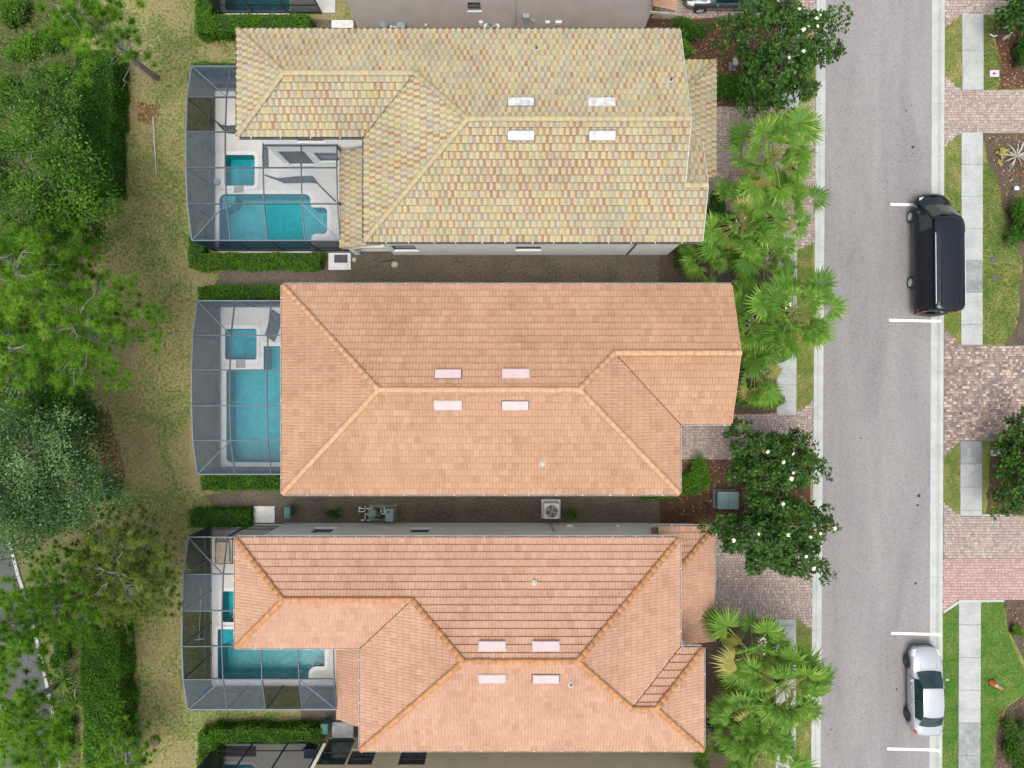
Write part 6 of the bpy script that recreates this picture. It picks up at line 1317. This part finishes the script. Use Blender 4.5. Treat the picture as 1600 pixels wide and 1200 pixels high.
shrub('dark shrub in the upper right corner bed', 1598, 78, 18, 30, 1.2, 'leaf_hedge_dark', 2600)
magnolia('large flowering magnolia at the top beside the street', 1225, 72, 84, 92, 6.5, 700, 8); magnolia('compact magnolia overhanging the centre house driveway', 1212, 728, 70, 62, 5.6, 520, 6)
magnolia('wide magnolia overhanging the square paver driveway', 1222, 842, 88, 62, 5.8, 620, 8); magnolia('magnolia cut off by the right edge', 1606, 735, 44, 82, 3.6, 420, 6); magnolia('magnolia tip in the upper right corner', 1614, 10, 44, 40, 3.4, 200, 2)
palm('tall fan palm beside the upper driveway', 1212, 240, 5.2, 34, 1.12); palm('fan palm nearest the yellow house bay', 1160, 348, 4.2, 30, 1.0); palm('fan palm between the upper and middle clumps', 1222, 330, 4.0, 24, .95)
palm('low fan palm at the yellow house front corner', 1110, 392, 2.6, 22, .9); palm('fan palm leaning to the middle sidewalk', 1195, 410, 3.0, 22, .9)
palm('fan palm hanging over the street kerb', 1243, 488, 5.4, 36, 1.1, spray=(-.5, .6)); palm('fan palm in front of the centre house gable', 1180, 505, 4.4, 28, 1.0); palm('low fan palm by the green shrub', 1180, 580, 3.4, 24, .9)
palm('fan palm topping the lower clump', 1178, 1025, 4.6, 26, 1.0, spray=(.3, .8)); palm('fan palm leaning to the lower kerb', 1228, 1078, 5.2, 34, 1.1); palm('fan palm at the foot of the lower clump', 1168, 1128, 4.4, 28, 1.0); palm('fan palm at the bottom edge', 1190, 1185, 4.4, 30, 1.05); palm('low fan palm beside the grey walled house bay', 1118, 1150, 2.8, 20, .85)
# --- uncountable covers
def scatter(name, label, polys, n, fn, mat, kind='stuff'):
    Vs, Fs, Rn, k = [], [], [], 0
    A = [abs(sum(p[i][0]*p[(i+1) % len(p)][1]-p[(i+1) % len(p)][0]*p[i][1] for i in range(len(p)))) for p in polys]
    for p, a in zip(polys, A):
        m = int(n*a/sum(A)); w = np.array(p); pts = rng.uniform(w.min(0), w.max(0), (int(m*1.6)+8, 2)); ok = np.zeros(len(pts), bool); q = len(p)
        for i in range(q):
            x0, y0 = p[i]; x1, y1 = p[(i+1) % q]
            if y0 == y1: continue
            c = ((y0 > pts[:, 1]) != (y1 > pts[:, 1])) & (pts[:, 0] < (x1-x0)*(pts[:, 1]-y0)/(y1-y0)+x0); ok ^= c
        pts = pts[ok][:m]; V, F, r_ = fn(np.column_stack([W_arr(pts), np.zeros(len(pts))])); Vs.append(V); Fs.append(F+k); k += len(V); Rn.append(r_)
    tag(leaf_obj(name, np.concatenate(Vs), np.concatenate(Fs), np.concatenate(Rn), mat), label, kind=kind)
def W_arr(p): return np.column_stack([(p[:, 0]-800)/PXM, (600-p[:, 1])/PXM])
def blades(hh, ww):
    def f(P):
        n = len(P); a = rng.uniform(0, 6.28, n); d = np.column_stack([np.cos(a), np.sin(a), rng.uniform(.3, 1.6, n)]); s = np.column_stack([-np.sin(a), np.cos(a), np.zeros(n)])*ww; l = hh*rng.uniform(.5, 1.3, n)[:, None]
        return np.stack([P-s, P+s, P+unit(d)*l], 1).reshape(-1, 3), np.arange(3*n).reshape(n, 3), rng.random(n)*.7
    return f
def flat(size, z):
    def f(P):
        n = len(P); P = P+np.array((0, 0, z)); P[:, 2] += rng.uniform(0, .02, n); D = rng.normal(size=(n, 3))*np.array((1, 1, .2)); V, F = leaves(P, D, size*rng.uniform(.6, 1.4, n), .5, .1); return V, F, rng.random(n)
    return f
def clump(P):
    n = len(P); P = P+np.column_stack([np.zeros((n, 2)), np.abs(np.sin(P[:, 0]*.9)*np.sin(P[:, 1]*1.1))*.7*rng.random(n)+.05]); V, F = leaves(P, rng.normal(size=(n, 3)), .15*rng.uniform(.5, 1.4, n), .4, .05); return V, F, rng.random(n)*.8
back = [(150, -30), (360, -30), (300, 100), (285, 380), (300, 440), (295, 800), (285, 1110), (320, 1215), (195, 1215), (190, 990), (150, 800), (140, 620), (150, 480), (180, 300)]
scatter('grass', 'short patchy grass on the back lawn', [back], 60000, blades(.085, .012), 'grass_blade')
scatter('verge_grass', 'short green grass on the verges and right side lawns', [[(1244, 392), (1270, 380), (1269, 628), (1244, 640)], [(1246, 968), (1267, 985), (1266, 1205), (1244, 1205)], [(1190, 970), (1212, 970), (1212, 1205), (1188, 1205)], [(1478, 42), (1502, 28), (1502, 138), (1478, 121)], [(1477, 228), (1501, 211), (1501, 535), (1476, 513)], [(1475, 712), (1498, 695), (1498, 799), (1475, 785)], [(1474, 958), (1497, 943), (1496, 1205), (1472, 1205)], [(1536, 250), (1545, 258), (1562, 290), (1568, 330), (1598, 405), (1590, 505), (1570, 538), (1536, 538)], [(1536, 23), (1560, 30), (1550, 60), (1565, 100), (1560, 139), (1536, 139)], [(1532, 940), (1566, 940), (1570, 985), (1610, 1060), (1560, 1105), (1552, 1205), (1531, 1205)]], 46000, blades(.08, .012), 'grass_green')
scatter('undergrowth', 'low weedy undergrowth below the back trees', [[(-60, -40), (140, -40), (118, 100), (108, 300), (140, 480), (135, 640), (130, 800), (60, 860), (-60, 850)], [(95, 960), (124, 985), (126, 1210), (100, 1210), (80, 1080)]], 42000, clump, 'undergrowth')
beds = [[(1030, 35), (1200, 35), (1210, 165), (1120, 165), (1070, 90)], [(1040, 720), (1260, 720), (1260, 830), (1110, 830), (1040, 790)], [(1120, 640), (1200, 636), (1200, 646), (1120, 648)], [(1555, 40), (1620, 25), (1620, 138), (1562, 138)], [(1540, 212), (1620, 212), (1620, 400), (1580, 360), (1560, 280)], [(1548, 692), (1620, 692), (1620, 802), (1545, 802)], [(1570, 942), (1620, 942), (1620, 1040), (1578, 980)], [(1560, 1110), (1600, 1088), (1620, 1205), (1556, 1205)]]
scatter('leaf_litter', 'fallen brown magnolia leaves on the mulch beds', beds, 5200, flat(.13, .03), 'litter')
scatter('lawn_litter', 'red brown needles along the woodland edge of the lawn', [[(175, 60), (188, 90), (182, 230), (165, 300), (160, 250), (170, 120)], [(148, 300), (170, 310), (150, 420), (140, 400)], [(145, 640), (170, 640), (195, 740), (190, 770), (160, 740)], [(190, 1000), (210, 1000), (215, 1120), (192, 1120)], [(215, 160), (250, 165), (245, 195), (215, 190)], [(440, 50), (372, 60), (360, 90), (330, 70)]], 9000, flat(.1, .012), 'litter')
scatter('side_litter', 'bark chips and dry leaves in the dark side yards', [[(560, 398), (1060, 398), (1060, 440), (560, 440)], [(440, 785), (1060, 785), (1060, 815), (440, 815)], [(560, 44), (1020, 44), (1020, 60), (560, 60)], [(320, 420), (510, 424), (510, 442), (330, 440)], [(1090, 972), (1185, 972), (1185, 1200), (1100, 1200)], [(1040, 400), (1210, 420), (1210, 640), (1120, 640)]], 6500, flat(.06, .012), 'litter')
scatter('driveway_litter', 'scattered dark leaves on the centre driveway', [[(1130, 648), (1265, 640), (1265, 700), (1130, 690)]], 70, flat(.09, .04), 'litter')
